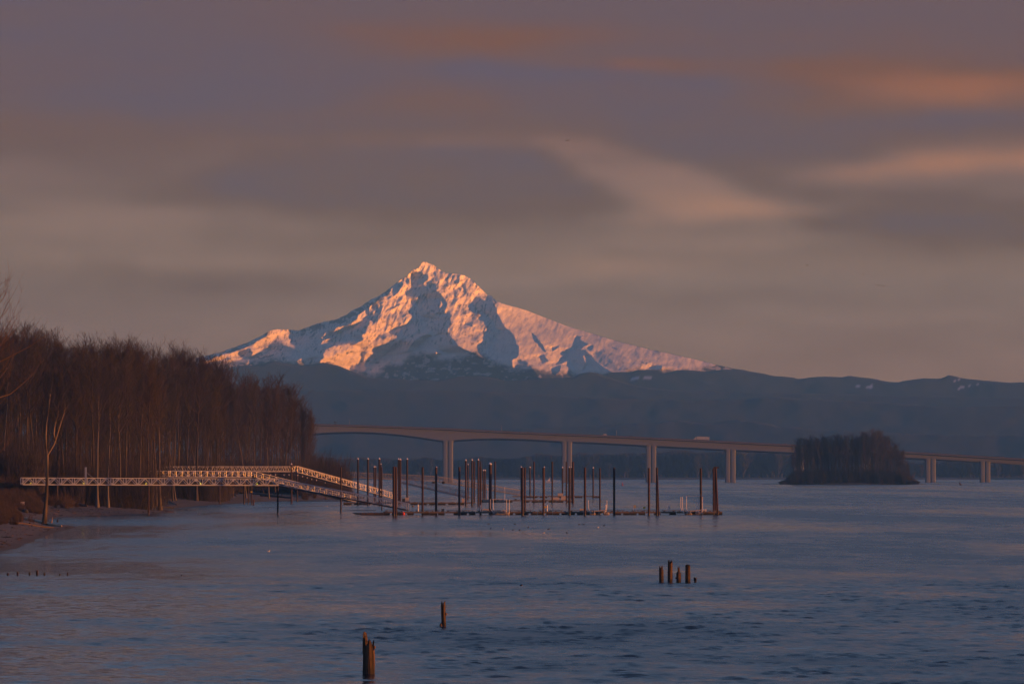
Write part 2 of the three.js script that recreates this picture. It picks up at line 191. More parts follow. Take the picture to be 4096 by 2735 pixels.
// faces turned away from the sun (0), glancing faces (0.5) and sunlit knobs (1), outlined on the mountain
const FACES = [
  ['A', 0, [0, 720, 450, 610, 1000, 415, 1370, 205, 1350, 300, 1200, 380, 1000, 500, 750, 590, 500, 650, 300, 740, 0, 850]],
  ['A', 0.5, [1000, 500, 1350, 320, 1840, 350, 1650, 400, 1420, 500]],
  ['A', 0, [1950, 200, 2349, 50, 2349, 460, 2200, 520, 2060, 540, 1960, 440, 1840, 350, 1830, 300, 1940, 260]],
  ['A', 0, [1420, 500, 1480, 450, 1620, 440, 1780, 490, 1850, 540, 2000, 600, 2349, 530, 2349, 600, 2150, 690, 2140, 720, 2000, 700, 1880, 760, 1960, 840, 1600, 900, 1400, 870, 1050, 840, 1110, 690, 1300, 650, 1420, 570]],
  ['A', 0, [820, 590, 1000, 540, 1080, 600, 1060, 680, 860, 690]], ['A', 0, [660, 760, 820, 740, 1000, 720, 1000, 800, 860, 830, 660, 820]], ['A', 0.2, [1180, 500, 1370, 490, 1350, 530, 1180, 540]], ['A', 0, [2060, 850, 2120, 780, 2349, 650, 2349, 820]], ['A', 0.2, [200, 800, 480, 740, 640, 700, 640, 760, 400, 800, 300, 880]],
  ['B', 0, [1930, 290, 2060, 270, 2210, 320, 2200, 360, 2215, 420, 2170, 400, 2150, 470, 2060, 420, 2010, 540, 1950, 560, 1925, 480]],
  ['B', 0.25, [1925, 480, 2060, 420, 2150, 470, 2180, 600, 2110, 650, 2050, 720, 1980, 800, 1950, 900, 1880, 780, 1820, 800, 1780, 760, 1850, 640, 1900, 560]],
  ['B', 0, [2230, 520, 2349, 500, 2349, 1174, 2150, 1120, 2010, 1090, 2040, 980, 2110, 860, 2180, 800, 2170, 700, 2120, 640, 2200, 600]],
  ['B', 0, [1610, 480, 1720, 420, 1740, 520, 1650, 640, 1560, 740, 1530, 660]],
  ['B', 0, [1640, 440, 1500, 540, 1290, 710, 1160, 760, 1050, 830, 930, 920, 780, 970, 700, 1045, 480, 1145, 300, 1174, 860, 1174, 900, 1090, 1040, 990, 1050, 1060, 1100, 1060, 1100, 940, 1250, 830, 1310, 750, 1440, 720, 1520, 600]],
  ['B', 0, [1830, 350, 1870, 420, 1830, 520, 1790, 450]], ['B', 0, [1410, 995, 1660, 870, 1690, 895, 1440, 1000]], ['B', 0, [1190, 870, 1260, 860, 1250, 930, 1210, 1000, 1190, 950]], ['B', 0, [1240, 950, 1330, 960, 1330, 1010, 1280, 1050]], ['B', 0, [1120, 1060, 1180, 1050, 1190, 1174, 1060, 1174]], ['B', 0, [1740, 1080, 1810, 1060, 1800, 1110, 1740, 1120]], ['B', 0.1, [1650, 740, 1720, 720, 1730, 800, 1660, 820]], ['B', 0.1, [1440, 760, 1530, 720, 1540, 760, 1450, 800]],
  ['C', 0, [0, 0, 830, 0, 700, 90, 640, 110, 500, 140, 470, 190, 430, 210, 420, 260, 500, 270, 440, 320, 420, 345, 330, 340, 210, 400, 200, 440, 60, 520, 0, 530]],
  ['C', 1, [200, 345, 260, 250, 330, 220, 370, 250, 350, 300]],
  ['C', 0, [980, 30, 1080, 10, 1100, 60, 1080, 130, 1030, 180, 1040, 240, 980, 250, 980, 320, 990, 380, 890, 420, 870, 450, 740, 465, 560, 460, 400, 510, 280, 550, 240, 620, 260, 720, 0, 820, 0, 680, 100, 600, 0, 560, 200, 450, 310, 430, 450, 360, 560, 240, 720, 160, 850, 100]],
  ['C', 1, [590, 360, 620, 270, 650, 290, 630, 360]],
  ['C', 0.42, [1150, 400, 1280, 290, 1500, 210, 1850, 80, 2200, 60, 1950, 230, 1700, 360, 1600, 440, 1440, 560, 1400, 600, 1370, 480, 1300, 470, 1200, 500]],
  ['C', 0, [1440, 640, 1310, 700, 1290, 770, 1190, 800, 1140, 860, 1140, 940, 1080, 960, 1040, 850, 1010, 800, 1000, 700, 1020, 650, 1080, 600, 980, 610, 960, 720, 930, 830, 900, 860, 940, 930, 820, 960, 800, 850, 760, 870, 740, 940, 1000, 1080, 2349, 1174, 2349, 320, 2230, 310, 2150, 340, 2130, 400, 2010, 490, 2010, 550, 1860, 610, 1660, 630]],
  ['C', 0, [1420, 600, 1560, 570, 1700, 430, 1690, 400, 1870, 330, 2000, 250, 2200, 160, 2190, 60, 2349, 0, 2349, 260, 2290, 180, 2170, 270, 2110, 300, 2010, 340, 1870, 490, 1820, 590, 1660, 630, 1440, 640]],
  ['C', 1, [1480, 770, 1540, 760, 1560, 810, 1520, 800]], ['C', 1, [1010, 920, 1130, 930, 1130, 990, 1050, 990]],
  ['D', 0, [0, 300, 50, 310, 50, 380, 10, 460, 0, 460]],
  ['D', 0, [0, 590, 90, 590, 120, 520, 180, 510, 210, 580, 210, 640, 300, 680, 330, 740, 360, 770, 420, 880, 380, 1000, 350, 1050, 480, 1050, 490, 1090, 450, 1174, 180, 1174, 100, 1100, 0, 1150]],
  ['D', 1, [220, 980, 270, 900, 300, 790, 360, 870, 320, 920, 260, 990]], ['D', 1, [350, 1050, 430, 910, 470, 960, 440, 1040]], ['D', 1, [170, 1070, 200, 1040, 250, 1050, 240, 1080]],
  ['D', 0, [920, 740, 1010, 760, 1110, 800, 1160, 790, 1200, 700, 1245, 700, 1270, 830, 1330, 960, 1360, 1050, 1420, 1174, 1250, 1174, 1150, 1080, 1000, 1010, 960, 940, 890, 860]],
  ['D', 0, [700, 460, 760, 480, 770, 600, 740, 720, 720, 770, 720, 640, 690, 520]], ['D', 0, [620, 600, 690, 510, 680, 580, 640, 680]], ['D', 0.3, [180, 400, 260, 400, 250, 460, 190, 440]], ['D', 0.3, [520, 570, 560, 560, 560, 660, 530, 640]], ['D', 0.2, [140, 280, 200, 260, 200, 360, 150, 340]],
  ['E', 0, [0, 30, 170, 0, 450, 0, 480, 60, 410, 150, 410, 240, 450, 300, 540, 370, 610, 490, 800, 570, 930, 600, 1000, 680, 1280, 770, 1600, 880, 2000, 1000, 2349, 1174, 0, 1174, 0, 340, 90, 300, 180, 300, 250, 260, 240, 240, 140, 300, 130, 180, 40, 200, 0, 260]],
  ['E', 1, [190, 600, 250, 570, 350, 590, 480, 610, 380, 640, 250, 640, 240, 690]],
  ['E', 0, [1260, 0, 1420, 0, 1480, 110, 1600, 220, 1700, 350, 1700, 450, 1750, 480, 1750, 640, 1700, 720, 1620, 760, 1640, 860, 1700, 930, 1600, 900, 1290, 780, 1280, 700, 1200, 600, 1190, 540, 1230, 440, 1300, 400, 1280, 340, 1370, 290, 1390, 200, 1300, 130, 1330, 90]],
  ['E', 0, [1990, 220, 2100, 350, 2200, 470, 2270, 600, 2240, 600, 2150, 480, 2030, 340]], ['E', 0, [1750, 760, 1850, 770, 1930, 800, 1920, 850, 1780, 820]], ['E', 0, [1700, 930, 1740, 840, 1990, 870, 2090, 1010, 2250, 1080, 1900, 980]], ['E', 0.1, [1170, 200, 1240, 140, 1250, 240, 1200, 260]], ['E', 0.1, [740, 60, 880, 40, 880, 120, 760, 90]], ['E', 0.15, [2160, 680, 2230, 640, 2320, 760, 2200, 820]],
  ['G', 0, [690, 640, 770, 690, 760, 740, 900, 830, 740, 930, 840, 940, 960, 1030, 1050, 1160, 1200, 1260, 1330, 1340, 1460, 1490, 1180, 1480, 900, 1430, 700, 1400, 640, 1270, 560, 1150, 520, 1090, 530, 1010, 600, 920, 700, 830, 690, 740]],
  ['G', 1, [820, 1050, 850, 1030, 900, 1160, 880, 1250, 800, 1340, 780, 1330, 840, 1190]],
  ['G', 0, [220, 890, 370, 840, 340, 890, 230, 960]], ['G', 0, [920, 860, 1000, 840, 960, 950, 920, 940]], ['G', 0, [1350, 840, 1440, 850, 1440, 930, 1330, 890]], ['G', 0, [370, 1140, 520, 1080, 520, 1130, 400, 1200, 280, 1210]], ['G', 0, [220, 1270, 400, 1210, 360, 1330, 300, 1420, 240, 1400]], ['G', 0, [1480, 1120, 1580, 1110, 1560, 1150, 1480, 1140]], ['G', 0, [1880, 1170, 2020, 1180, 2000, 1200, 1880, 1190]], ['G', 0, [2100, 1230, 2300, 1230, 2290, 1300, 2100, 1290]],
  ['G', 0.75, [0, 300, 500, 500, 1200, 700, 2349, 980, 2349, 1150, 1800, 1100, 1440, 920, 1000, 760, 600, 640, 0, 560]], ['G', 0.5, [980, 980, 1400, 1000, 1900, 1150, 1900, 1290, 1400, 1330, 1050, 1160]],
].map(([k, v, p]) => { const q = []; for (let i = 0; i < p.length; i += 2) q.push([crops[k][0] + p[i] * CS, crops[k][1] + p[i + 1] * CS]); return { v, q, x0: Math.min(...q.map((a) => a[0])), x1: Math.max(...q.map((a) => a[0])), y0: Math.min(...q.map((a) => a[1])), y1: Math.max(...q.map((a) => a[1])) }; });
const inside = (q, x, y) => { let c = false; for (let i = 0, j = q.length - 1; i < q.length; j = i++) { const [a, b] = q[i], [d, e] = q[j]; if ((b > y) !== (e > y) && x < (d - a) * (y - b) / (e - b) + a) c = !c; } return c; };
const DM = 14000;
{
  // the relief is solved from the slopes of its faces, then built as one closed surface
  const X0 = 640, X1 = 3240, Y0 = 1036, Y1 = 1560, S = 2.5, nx = Math.ceil((X1 - X0) / S), ny = Math.ceil((Y1 - Y0) / S);
  const gu = new Float32Array(nx * ny), d = new Float32Array(nx * ny), ok = new Uint8Array(nx * ny), gv = new Float32Array(nx * ny);
  for (let i = 0; i < nx; i++) {
    const px = X0 + i * S, top = along(SKYLINE, px) - 4;
    for (let j = 0; j < ny; j++) {
      const py = Y0 + j * S, o = j * nx + i; if (py < top) continue; ok[o] = 1;
      const wx = px + 5 * fbm(px / 22, py / 22, 3, 2) , wy = py + 5 * fbm(px / 22 + 40, py / 22, 3, 4);
      let m = 0.85; for (const f of FACES) if (wx > f.x0 && wx < f.x1 && wy > f.y0 && wy < f.y1 && inside(f.q, wx, wy)) m = f.v;
      const crag = smooth(1420, 1180, py) * (1 - smooth(1960, 2010, px)), lit = m > 0.3 ? 1 : 0.22;
      const rid = Math.tanh(3.2 * fbm((px + py * 0.3) / 11, py / 40, 3, 12)), fine = Math.tanh(3.4 * fbm((px + py * 0.5) / 4.2, py / 12, 2, 14)), blot = Math.tanh(3.0 * fbm(px / 30 - py / 80, py / 17, 4, 22));
      let s = lerp(-0.62, 1.2, m) + lit * ((0.18 + 0.85 * crag) * rid + (0.3 + 0.45 * crag) * fine + (0.5 - 0.2 * crag - 0.2 * smooth(1980, 2060, px)) * blot);
      gu[o] = s * S; gv[o] = -(1.2 + 0.4 * fbm(px / 60, py / 30, 3, 33)) * S;
    }
  }
  for (let j = 0; j < ny; j++) for (let i = 0; i < nx; i++) d[j * nx + i] = -(j * S) * 1.45 + 600;
  const WV = 0.03, om = 1.91;
  for (let it = 0; it < 480; it++) for (let j = 0; j < ny; j++) for (let i = 0; i < nx; i++) {
    const o = j * nx + i; if (!ok[o]) continue; let w = 2e-5, s = w * (600 - j * S * 1.45);
    if (i > 0 && ok[o - 1]) { w++; s += d[o - 1] + gu[o - 1]; }
    if (i < nx - 1 && ok[o + 1]) { w++; s += d[o + 1] - gu[o]; }
    if (j > 0 && ok[o - nx]) { w += WV; s += WV * (d[o - nx] + gv[o - nx]); }
    if (j < ny - 1 && ok[o + nx]) { w += WV; s += WV * (d[o + nx] - gv[o]); }
    d[o] += om * (s / w - d[o]);
  }
  const depth = (px, py) => { const x = clamp((px - X0) / S, 0, nx - 1.001), y = clamp((py - Y0) / S, 0, ny - 1.001), i = Math.floor(x), j = Math.floor(y), a = x - i, b = y - j, o = j * nx + i; let w = 0, v = 0; for (const [p, q] of [[o, (1 - a) * (1 - b)], [o + 1, a * (1 - b)], [o + nx, (1 - a) * b], [o + nx + 1, a * b]]) if (ok[p]) { w += q; v += q * d[p]; } return w > 1e-4 ? v / w : 0; };
  const K = DM / F, cols = nx, rows = 185;
  const top = (px) => along(SKYLINE, px) + (px < 1700 ? 2.2 : 1.6) * fbm(px / 9, 3, 3, 71) + 1.3 * fbm(px / 3, 9, 2, 73) * (px > 2600 || px < 1540 ? 1.3 : 0.6);
  const wild = [];
  const g = grid(cols, rows + 3, (u, v, i, j) => {
    const px = X0 + (X1 - X0 - S) * u, tp = top(px);
    let py, dd;
    if (j < 3) { const e = depth(px, tp + 1); py = [Y1, lerp(tp, Y1, 0.5), tp + 14][j]; dd = e + [900, 420, 60][j]; }
    else { const t = (j - 3) / (rows - 1); py = tp + (Y1 - tp) * t; dd = depth(px, Math.max(py, tp + 1)); }
    wild[j * cols + i] = [px, py, j < 3];
    return at(px, py, DM + dd * K);
  });
  g.index.array.reverse(); g.computeVertexNormals();
  // snow above, rock ribs and dark timber below the tree line
  const tree = [[600, 1440], [800, 1455], [1000, 1452], [1100, 1440], [1300, 1462], [1400, 1490], [1500, 1500], [1560, 1455], [1600, 1462], [1640, 1425], [1700, 1412], [1760, 1440], [1850, 1432], [1905, 1404], [1960, 1440], [2050, 1478], [2120, 1470], [2200, 1490], [2300, 1498], [2420, 1510], [2480, 1490], [2560, 1482], [2640, 1482], [2720, 1478], [2800, 1482], [2850, 1470], [2870, 1452], [3300, 1440]];
  const snow = [0.70, 0.63, 0.55], timber = [0.035, 0.04, 0.036], rock = [0.16, 0.13, 0.12];
  colour(g, (x, y, z, k) => {
    const [px, py] = wild[k], line = along(tree, px) + 16 * fbm(px / 30, py / 14, 4, 55), n1 = fbm(px / 17, py / 11, 4, 81), n2 = fbm(px / 5 + py / 9, py / 7, 3, 91);
    let t = smooth(-20, 14, py - line + 14 * n1) * (n1 > 0.22 ? 0.5 : 1);
    if (py > 1385 && px < 1560 && n2 > 0.26 && fbm(px / 40, py / 20, 2, 99) > 0.02) t = Math.max(t, 0.85);              // scattered firs on the lower slopes
    const lowEdge = py - along(SKYLINE, px);
    if (px < 1560 && px > 1200 && lowEdge < 26 && n1 > -0.1) t = Math.max(t, 0.7);                                         // timbered crest of the left ridge
    if (px < 1080 && lowEdge < 16 && n1 > -0.05) t = Math.max(t, 0.75);
    const rk = smooth(0.22, 0.34, fbm(px / 5 + py / 16, py / 11, 3, 65)) * (py < 1380 && px < 1990 ? 0.8 : 0.3);
    return [0, 1, 2].map((c) => lerp(lerp(snow[c], rock[c], rk), timber[c], t));
  });
  structure('mountain', g, new THREE.MeshStandardMaterial({ vertexColors: true, roughness: 0.95 }));
}

// ---------------------------------------------------------------- forested foothills, nearer and nearer
function hill(name, D, depthM, crest, baseRow, seed, jag, patches = []) {
  crest = [[crest[0][0] - 2600, crest[0][1]], ...crest, [crest[crest.length - 1][0] + 2000, crest[crest.length - 1][1]]];
  const x0 = crest[0][0], x1 = crest[crest.length - 1][0], cols = 900, rows = 26, w = [];
  const g = grid(cols, rows, (u, v, i, j) => {
    const px = lerp(x0, x1, u), c = along(crest, px) + jag * (fbm(px / 46, seed, 3, seed) * 2.2 + fbm(px / 6, seed, 2, seed + 3) * 1.1 + fbm(px / 2.4, seed, 2, seed + 5) * 0.9);
    let py, dd; if (j < 2) { py = j ? lerp(c, baseRow, 0.25) : baseRow; dd = D + depthM * (j ? 0.5 : 0.9); } else { const t = (j - 2) / (rows - 3); py = lerp(c, baseRow, t); const q = (baseRow - py) / 260; dd = D - depthM * (1 - q) + depthM * 0.03 * fbm(px / 160, py / 60, 3, seed + 9); }
    w.push([px, py]); const p = at(px, py, dd); if (j === rows - 1 || j === 0) p.y = Math.min(p.y, -1); return p;
  });
  g.index.array.reverse(); g.computeVertexNormals();
  colour(g, (x, y, z, k) => {
    const [px, py] = w[k]; let s = 0; for (const [a, b, rx, ry] of patches) { const q = ((px - a) / rx) ** 2 + ((py - b) / ry) ** 2 + 1.6 * fbm(px / 7, py / 3, 3, seed); if (q < 0.8) s = 1; }
    const n = 1 + 0.15 * fbm(px / 30, py / 9, 3, seed + 20); return s ? [0.5, 0.47, 0.46] : [0.020 * n, 0.024 * n, 0.020 * n];
  });
  return structure(name, g, new THREE.MeshStandardMaterial({ vertexColors: true, roughness: 1 }));
}
hill('far_ridge', 13250, 700, [[2300, 1530], [2443, 1489], [2522, 1487], [2554, 1480], [2639, 1479], [2659, 1494], [2680, 1488], [2712, 1479], [2758, 1480], [2830, 1486], [2900, 1478], [2970, 1479], [2991, 1484], [3072, 1497], [3098, 1503], [3175, 1510], [3200, 1516], [3250, 1509], [3307, 1505], [3372, 1507], [3402, 1503], [3436, 1509], [3501, 1514], [3532, 1523], [3589, 1528], [3631, 1521], [3696, 1512], [3764, 1514], [3799, 1501], [3829, 1507], [3887, 1518], [3963, 1523], [4039, 1530], [4096, 1528], [4400, 1522], [5200, 1560]], 1720, 3, 1.0,
  [[3440, 1543, 18, 3.5], [3487, 1545, 22, 5], [3821, 1524, 7, 7], [3846, 1551, 14, 6], [3838, 1517, 13, 3], [3868, 1554, 9, 3], [3912, 1534, 8, 5], [3880, 1540, 5, 4], [3822, 1548, 6, 4], [2540, 1514, 30, 5], [2590, 1508, 22, 5]]);
hill('foothill', 12500, 750, [[-1200, 1560], [-300, 1530], [300, 1500], [700, 1490], [899, 1474], [972, 1463], [1046, 1459], [1074, 1446], [1095, 1444], [1125, 1450], [1184, 1461], [1219, 1461], [1259, 1456], [1295, 1450], [1325, 1457], [1359, 1465], [1389, 1479], [1415, 1486], [1442, 1496], [1470, 1511], [1517, 1514], [1559, 1514], [1623, 1518], [1740, 1522], [1790, 1513], [1828, 1506], [1913, 1503], [1966, 1508], [2019, 1522], [2160, 1513], [2296, 1508], [2318, 1496], [2352, 1488], [2394, 1493], [2411, 1502], [2437, 1509], [2469, 1520], [2560, 1545], [2700, 1560], [3000, 1568], [3400, 1576], [3900, 1590], [5200, 1600]], 1730, 13, 1.0);
hill('foothill', 11300, 800, [[-900, 1600], [400, 1580], [1100, 1570], [1500, 1556], [1900, 1562], [2400, 1592], [2800, 1600], [3100, 1588], [3450, 1605], [3800, 1628], [4150, 1622], [5000, 1600]], 1790, 23, 1.2);
hill('foothill', 9900, 800, [[-600, 1720], [900, 1716], [1500, 1722], [2000, 1718], [2300, 1706], [2450, 1700], [2620, 1690], [2720, 1680], [2860, 1692], [2960, 1680], [3020, 1684], [3100, 1702], [3250, 1716], [3500, 1730], [3900, 1742], [4200, 1740], [4800, 1720]], 1885, 33, 2.2);
// ---------------------------------------------------------------- the left bank: beaches, shore and the floor of the wood
const SHORE = [[-900, 2700], [-400, 2360], [-120, 2245], [0, 2203], [60, 2192], [110, 2172], [165, 2150], [215, 2130], [270, 2116], [305, 2108], [290, 2103], [240, 2098], [205, 2090], [196, 2078], [230, 2070], [330, 2065], [450, 2060], [560, 2056], [640, 2053], [700, 2049], [690, 2044], [660, 2040], [700, 2033], [760, 2026], [820, 2022], [880, 2017], [960, 2013], [1010, 2009], [1060, 2006], [1120, 2004], [1200, 2002], [1300, 1999], [1400, 1997], [1460, 1995], [1455, 1987], [1390, 1979], [1290, 1966], [1180, 1952], [1000, 1946], [600, 1943]].map(([px, py]) => { const D = onWater(py); return [xAt(px, D), -D]; });
const SHORE_RING = [...SHORE, [-700, -3800], [-700, -200]];
function shoreDist(x, z) { let b = 1e9; for (let i = 1; i < SHORE.length; i++) { const [ax, az] = SHORE[i - 1], [bx, bz] = SHORE[i], dx = bx - ax, dz = bz - az, t = clamp(((x - ax) * dx + (z - az) * dz) / (dx * dx + dz * dz)); b = Math.min(b, (x - ax - t * dx) ** 2 + (z - az - t * dz) ** 2); } return Math.sqrt(b) * (inside(SHORE_RING, x, z) ? 1 : -1); }
function bankHeight(x, z) {
  const D = -z, px = CX + x / D * F, d = shoreDist(x, z) + 0.5 * fbm(x / 3, z / 6, 3, 5);
  if (d < 0) return Math.max(-2.2, d * 0.12);
  const gentle = 0.075 * Math.min(d, 18) + 0.034 * clamp(d - 18, 0, 60) + 0.9 * smooth(60, 140, d), steep = 0.12 * Math.min(d, 15) + smooth(6, 17, d) * smooth(680, 900, D) * lerp(1.5, 3.0, smooth(965, 1010, D));
  const right = 0.07 * Math.min(d, 30) + 3.4 * smooth(3, 16, d);
  let h = lerp(gentle, steep, smooth(200, 110, px)); h = lerp(h, right, smooth(1180, 1300, px) * smooth(1450, 1600, D));
  return h + 0.10 * fbm(x / 2.2, z / 4, 3, 8) * smooth(0, 4, d) + 0.05 * fbm(x / 0.7, z / 1.4, 2, 18) * smooth(1, 5, d);
}
function ground(px, py, from = 420, to = 3300) { for (let D = from; D < to; D += 2) { const p = at(px, py, D); if (p.y <= Math.max(0, bankHeight(p.x, p.z))) return p; } return at(px, py, to); }
{
  const g = grid(260, 330, (u, v) => { const D = 430 * Math.pow(3400 / 430, Math.pow(v, 0.85)), px = lerp(-900, 1620, u), x = xAt(px, D); return [x, bankHeight(x, -D), -D]; });
  g.index.array.reverse(); g.computeVertexNormals(); if (g.attributes.normal.getY(500) < 0) { g.index.array.reverse(); g.computeVertexNormals(); }
  colour(g, (x, y, z) => {
    const d = shoreDist(x, z), n = 1 + 0.3 * fbm(x / 3, z / 5, 4, 3) + 0.15 * fbm(x / 0.8, z / 1.6, 2, 6), wet = smooth(2.2, 0.4, d + 1.4 * fbm(x / 5, z / 9, 3, 13)), duff = smooth(40, 70, d + 10 * fbm(x / 8, z / 16, 3, 23));
    const c = [lerp(0.074, 0.042, duff), lerp(0.047, 0.029, duff), lerp(0.032, 0.021, duff)].map((q) => q * n * lerp(1, 0.42, wet)); return c;
  });
  structure('riverbank', g, new THREE.MeshStandardMaterial({ vertexColors: true, roughness: 0.95 }));
}

// ---------------------------------------------------------------- bare winter trees
class Wood {   // collects tapered limbs into one geometry
  constructor() { this.p = []; this.n = []; this.i = []; }
  limb(pts, radii, sides) {
    const up = new THREE.Vector3(0.3, 0.1, 0.95), t = new THREE.Vector3(), a = new THREE.Vector3(), b = new THREE.Vector3(), base = this.p.length / 3;
    for (let k = 0; k < pts.length; k++) {
      t.subVectors(pts[Math.min(k + 1, pts.length - 1)], pts[Math.max(k - 1, 0)]).normalize(); a.crossVectors(t, up).normalize(); b.crossVectors(t, a);
      for (let s = 0; s < sides; s++) { const w = s / sides * Math.PI * 2, c = Math.cos(w), q = Math.sin(w), nx = a.x * c + b.x * q, ny = a.y * c + b.y * q, nz = a.z * c + b.z * q; this.p.push(pts[k].x + nx * radii[k], pts[k].y + ny * radii[k], pts[k].z + nz * radii[k]); this.n.push(nx, ny, nz); }
    }
    for (let k = 0; k < pts.length - 1; k++) for (let s = 0; s < sides; s++) { const o = base + k * sides, s2 = (s + 1) % sides; this.i.push(o + s, o + s2, o + s + sides, o + s2, o + s2 + sides, o + s + sides); }
  }
  build() { const g = new THREE.BufferGeometry(); g.setAttribute('position', new THREE.Float32BufferAttribute(this.p, 3)); g.setAttribute('normal', new THREE.Float32BufferAttribute(this.n, 3)); g.setIndex(this.i); return g; }
}
function growTree(seed, o = {}) {   // height 1 unit = 30 m tree, base at the origin
  const R = rng(seed), H = 30, { lean = 0.04, first = 0.3, count = 46, spread = 0.5, len = 0.2, girth = 0.0085, twig = 0.017, subs = 7, twigs = 6, kink = 0.5 } = o;
  const trunk = new Wood(), crown = new Wood(), V = (x, y, z) => new THREE.Vector3(x, y, z), la = R() * 6.28, pts = [], rad = [];
  let cx = 0, cz = 0; for (let k = 0; k <= 12; k++) { const t = k / 12; cx += (R() - 0.5) * kink; cz += (R() - 0.5) * kink; pts.push(V(Math.cos(la) * lean * H * t + cx * t, H * t - (k ? 0 : 0.6), Math.sin(la) * lean * H * t + cz * t)); rad.push(H * girth * (1.5 * Math.exp(-t * 18) + 1) * Math.pow(1 - t, 0.8) + 0.012); }
  trunk.limb(pts, rad, 6);
  const onTrunk = (t) => { const f = clamp(t) * 11.999, k = Math.floor(f); return pts[k].clone().lerp(pts[k + 1], f - k); };
  const shoot = (p, dir, L, n, bend, r0) => { const q = [p.clone()], rr = [r0]; const d = dir.clone(); for (let k = 1; k <= n; k++) { d.x += (R() - 0.5) * bend; d.z += (R() - 0.5) * bend; d.y += 0.12 + (R() - 0.5) * bend; d.normalize(); q.push(q[k - 1].clone().addScaledVector(d, L / n)); rr.push(r0 * (1 - 0.8 * k / n)); } return [q, rr, d]; };
  for (let i = 0; i < count; i++) {
    const t = first + (0.99 - first) * Math.pow((i + R()) / count, 0.8), p = onTrunk(t), a = R() * 6.283, e = spread * (0.6 + 0.8 * R()) * (1.1 - 0.55 * t);
    const L = H * len * (0.35 + 0.65 * Math.sin(Math.PI * clamp((t - first + 0.12) / (1.12 - first)))) * (0.6 + 0.7 * R());
    const [q, rr] = shoot(p, V(Math.cos(a) * Math.sin(e * 1.4), Math.cos(e * 1.4), Math.sin(a) * Math.sin(e * 1.4)), L, 4, 0.35, Math.max(0.022, L * 0.011)); crown.limb(q, rr, 4);
    for (let j = 0; j < subs; j++) {
      const f = 0.2 + 0.78 * (j + R()) / subs, k = Math.min(3, Math.floor(f * 4)), sp = q[k].clone().lerp(q[k + 1], f * 4 - k), d = q[k + 1].clone().sub(q[k]).normalize(), b = R() * 6.283; d.x += Math.cos(b) * 0.75; d.z += Math.sin(b) * 0.75; d.y += 0.15; d.normalize();
      const [q2, r2] = shoot(sp, d, L * (0.28 + 0.3 * R()), 2, 0.4, twig * 1.25); crown.limb(q2, r2, 3);
      for (let m = 0; m < twigs; m++) { const u = R() * 1.9, k2 = Math.floor(u), s2 = q2[k2].clone().lerp(q2[k2 + 1], u - k2), d2 = q2[k2 + 1].clone().sub(q2[k2]).normalize(), c = R() * 6.283; d2.x += Math.cos(c) * 0.7; d2.z += Math.sin(c) * 0.7; d2.y += 0.3; d2.normalize(); crown.limb([s2, s2.clone().addScaledVector(d2, 0.5 + 0.9 * R())], [twig, twig * 0.5], 3); }
    }
  }
  return { trunk: trunk.build(), crown: crown.build() };
}
const barkMid = mat(0.085, 0.07, 0.06, 0.95), barkDark = mat(0.055, 0.044, 0.04, 0.95), barkPale = mat(0.13, 0.11, 0.095, 0.9), twigBrown = mat(0.050, 0.044, 0.042, 0.95), twigRed = mat(0.055, 0.043, 0.041, 0.95);
const protos = [];
for (let k = 0; k < 6; k++) protos.push(growTree(100 + k, { lean: 0.03, first: [0.1, 0.16, 0.3][k % 3], count: 52, spread: 0.42 + 0.06 * (k % 3), len: 0.18, girth: 0.0062, twig: 0.015 }));
for (let k = 0; k < 3; k++) protos.push(growTree(200 + k, { lean: 0.02, first: 0.5, count: 30, spread: 0.62, len: 0.24, girth: 0.0075, subs: 6, twigs: 4, twig: 0.019 }));      // round-headed, long bare trunk
for (let k = 0; k < 4; k++) protos.push(growTree(300 + k, { lean: 0.13 + 0.04 * k, first: 0.45, count: 26, spread: 0.5, len: 0.17, girth: 0.0055, kink: 1.3 }));           // pale leaning trunks at the water's edge
const treeMasters = new Map();
function plantTree(name, kind, bark, twig, label, category, group, pos, height, turn, girth = 1) {
  const key = name + kind + bark.uuid + twig.uuid; let t = treeMasters.get(key);
  if (!t) { t = thing(name, label, category, [0, 0, 0], group); part('trunk', protos[kind].trunk, bark, t); part('crown', protos[kind].crown, twig, t); treeMasters.set(key, t); } else t = copyOf(t, label, group);
  t.position.copy(pos); t.scale.set(height / 30 * girth, height / 30, height / 30 * girth); t.rotation.y = turn; return t;
}
const nth = ['first', 'second', 'third', 'fourth', 'fifth', 'sixth', 'seventh', 'eighth', 'ninth', 'tenth', 'eleventh', 'twelfth', 'thirteenth', 'fourteenth', 'fifteenth']; let leanN = 0;
const CANOPY = [[-200, 1350], [0, 1358], [60, 1356], [110, 1370], [160, 1362], [185, 1425], [215, 1372], [245, 1395], [262, 1440], [300, 1440], [335, 1398], [375, 1395], [395, 1438], [450, 1390], [490, 1398], [520, 1432], [560, 1418], [600, 1442], [650, 1448], [700, 1440], [730, 1412], [765, 1436], [800, 1460], [870, 1480], [930, 1498], [960, 1536], [1010, 1508], [1060, 1556], [1100, 1552], [1150, 1548], [1190, 1575], [1220, 1610], [1246, 1690]];
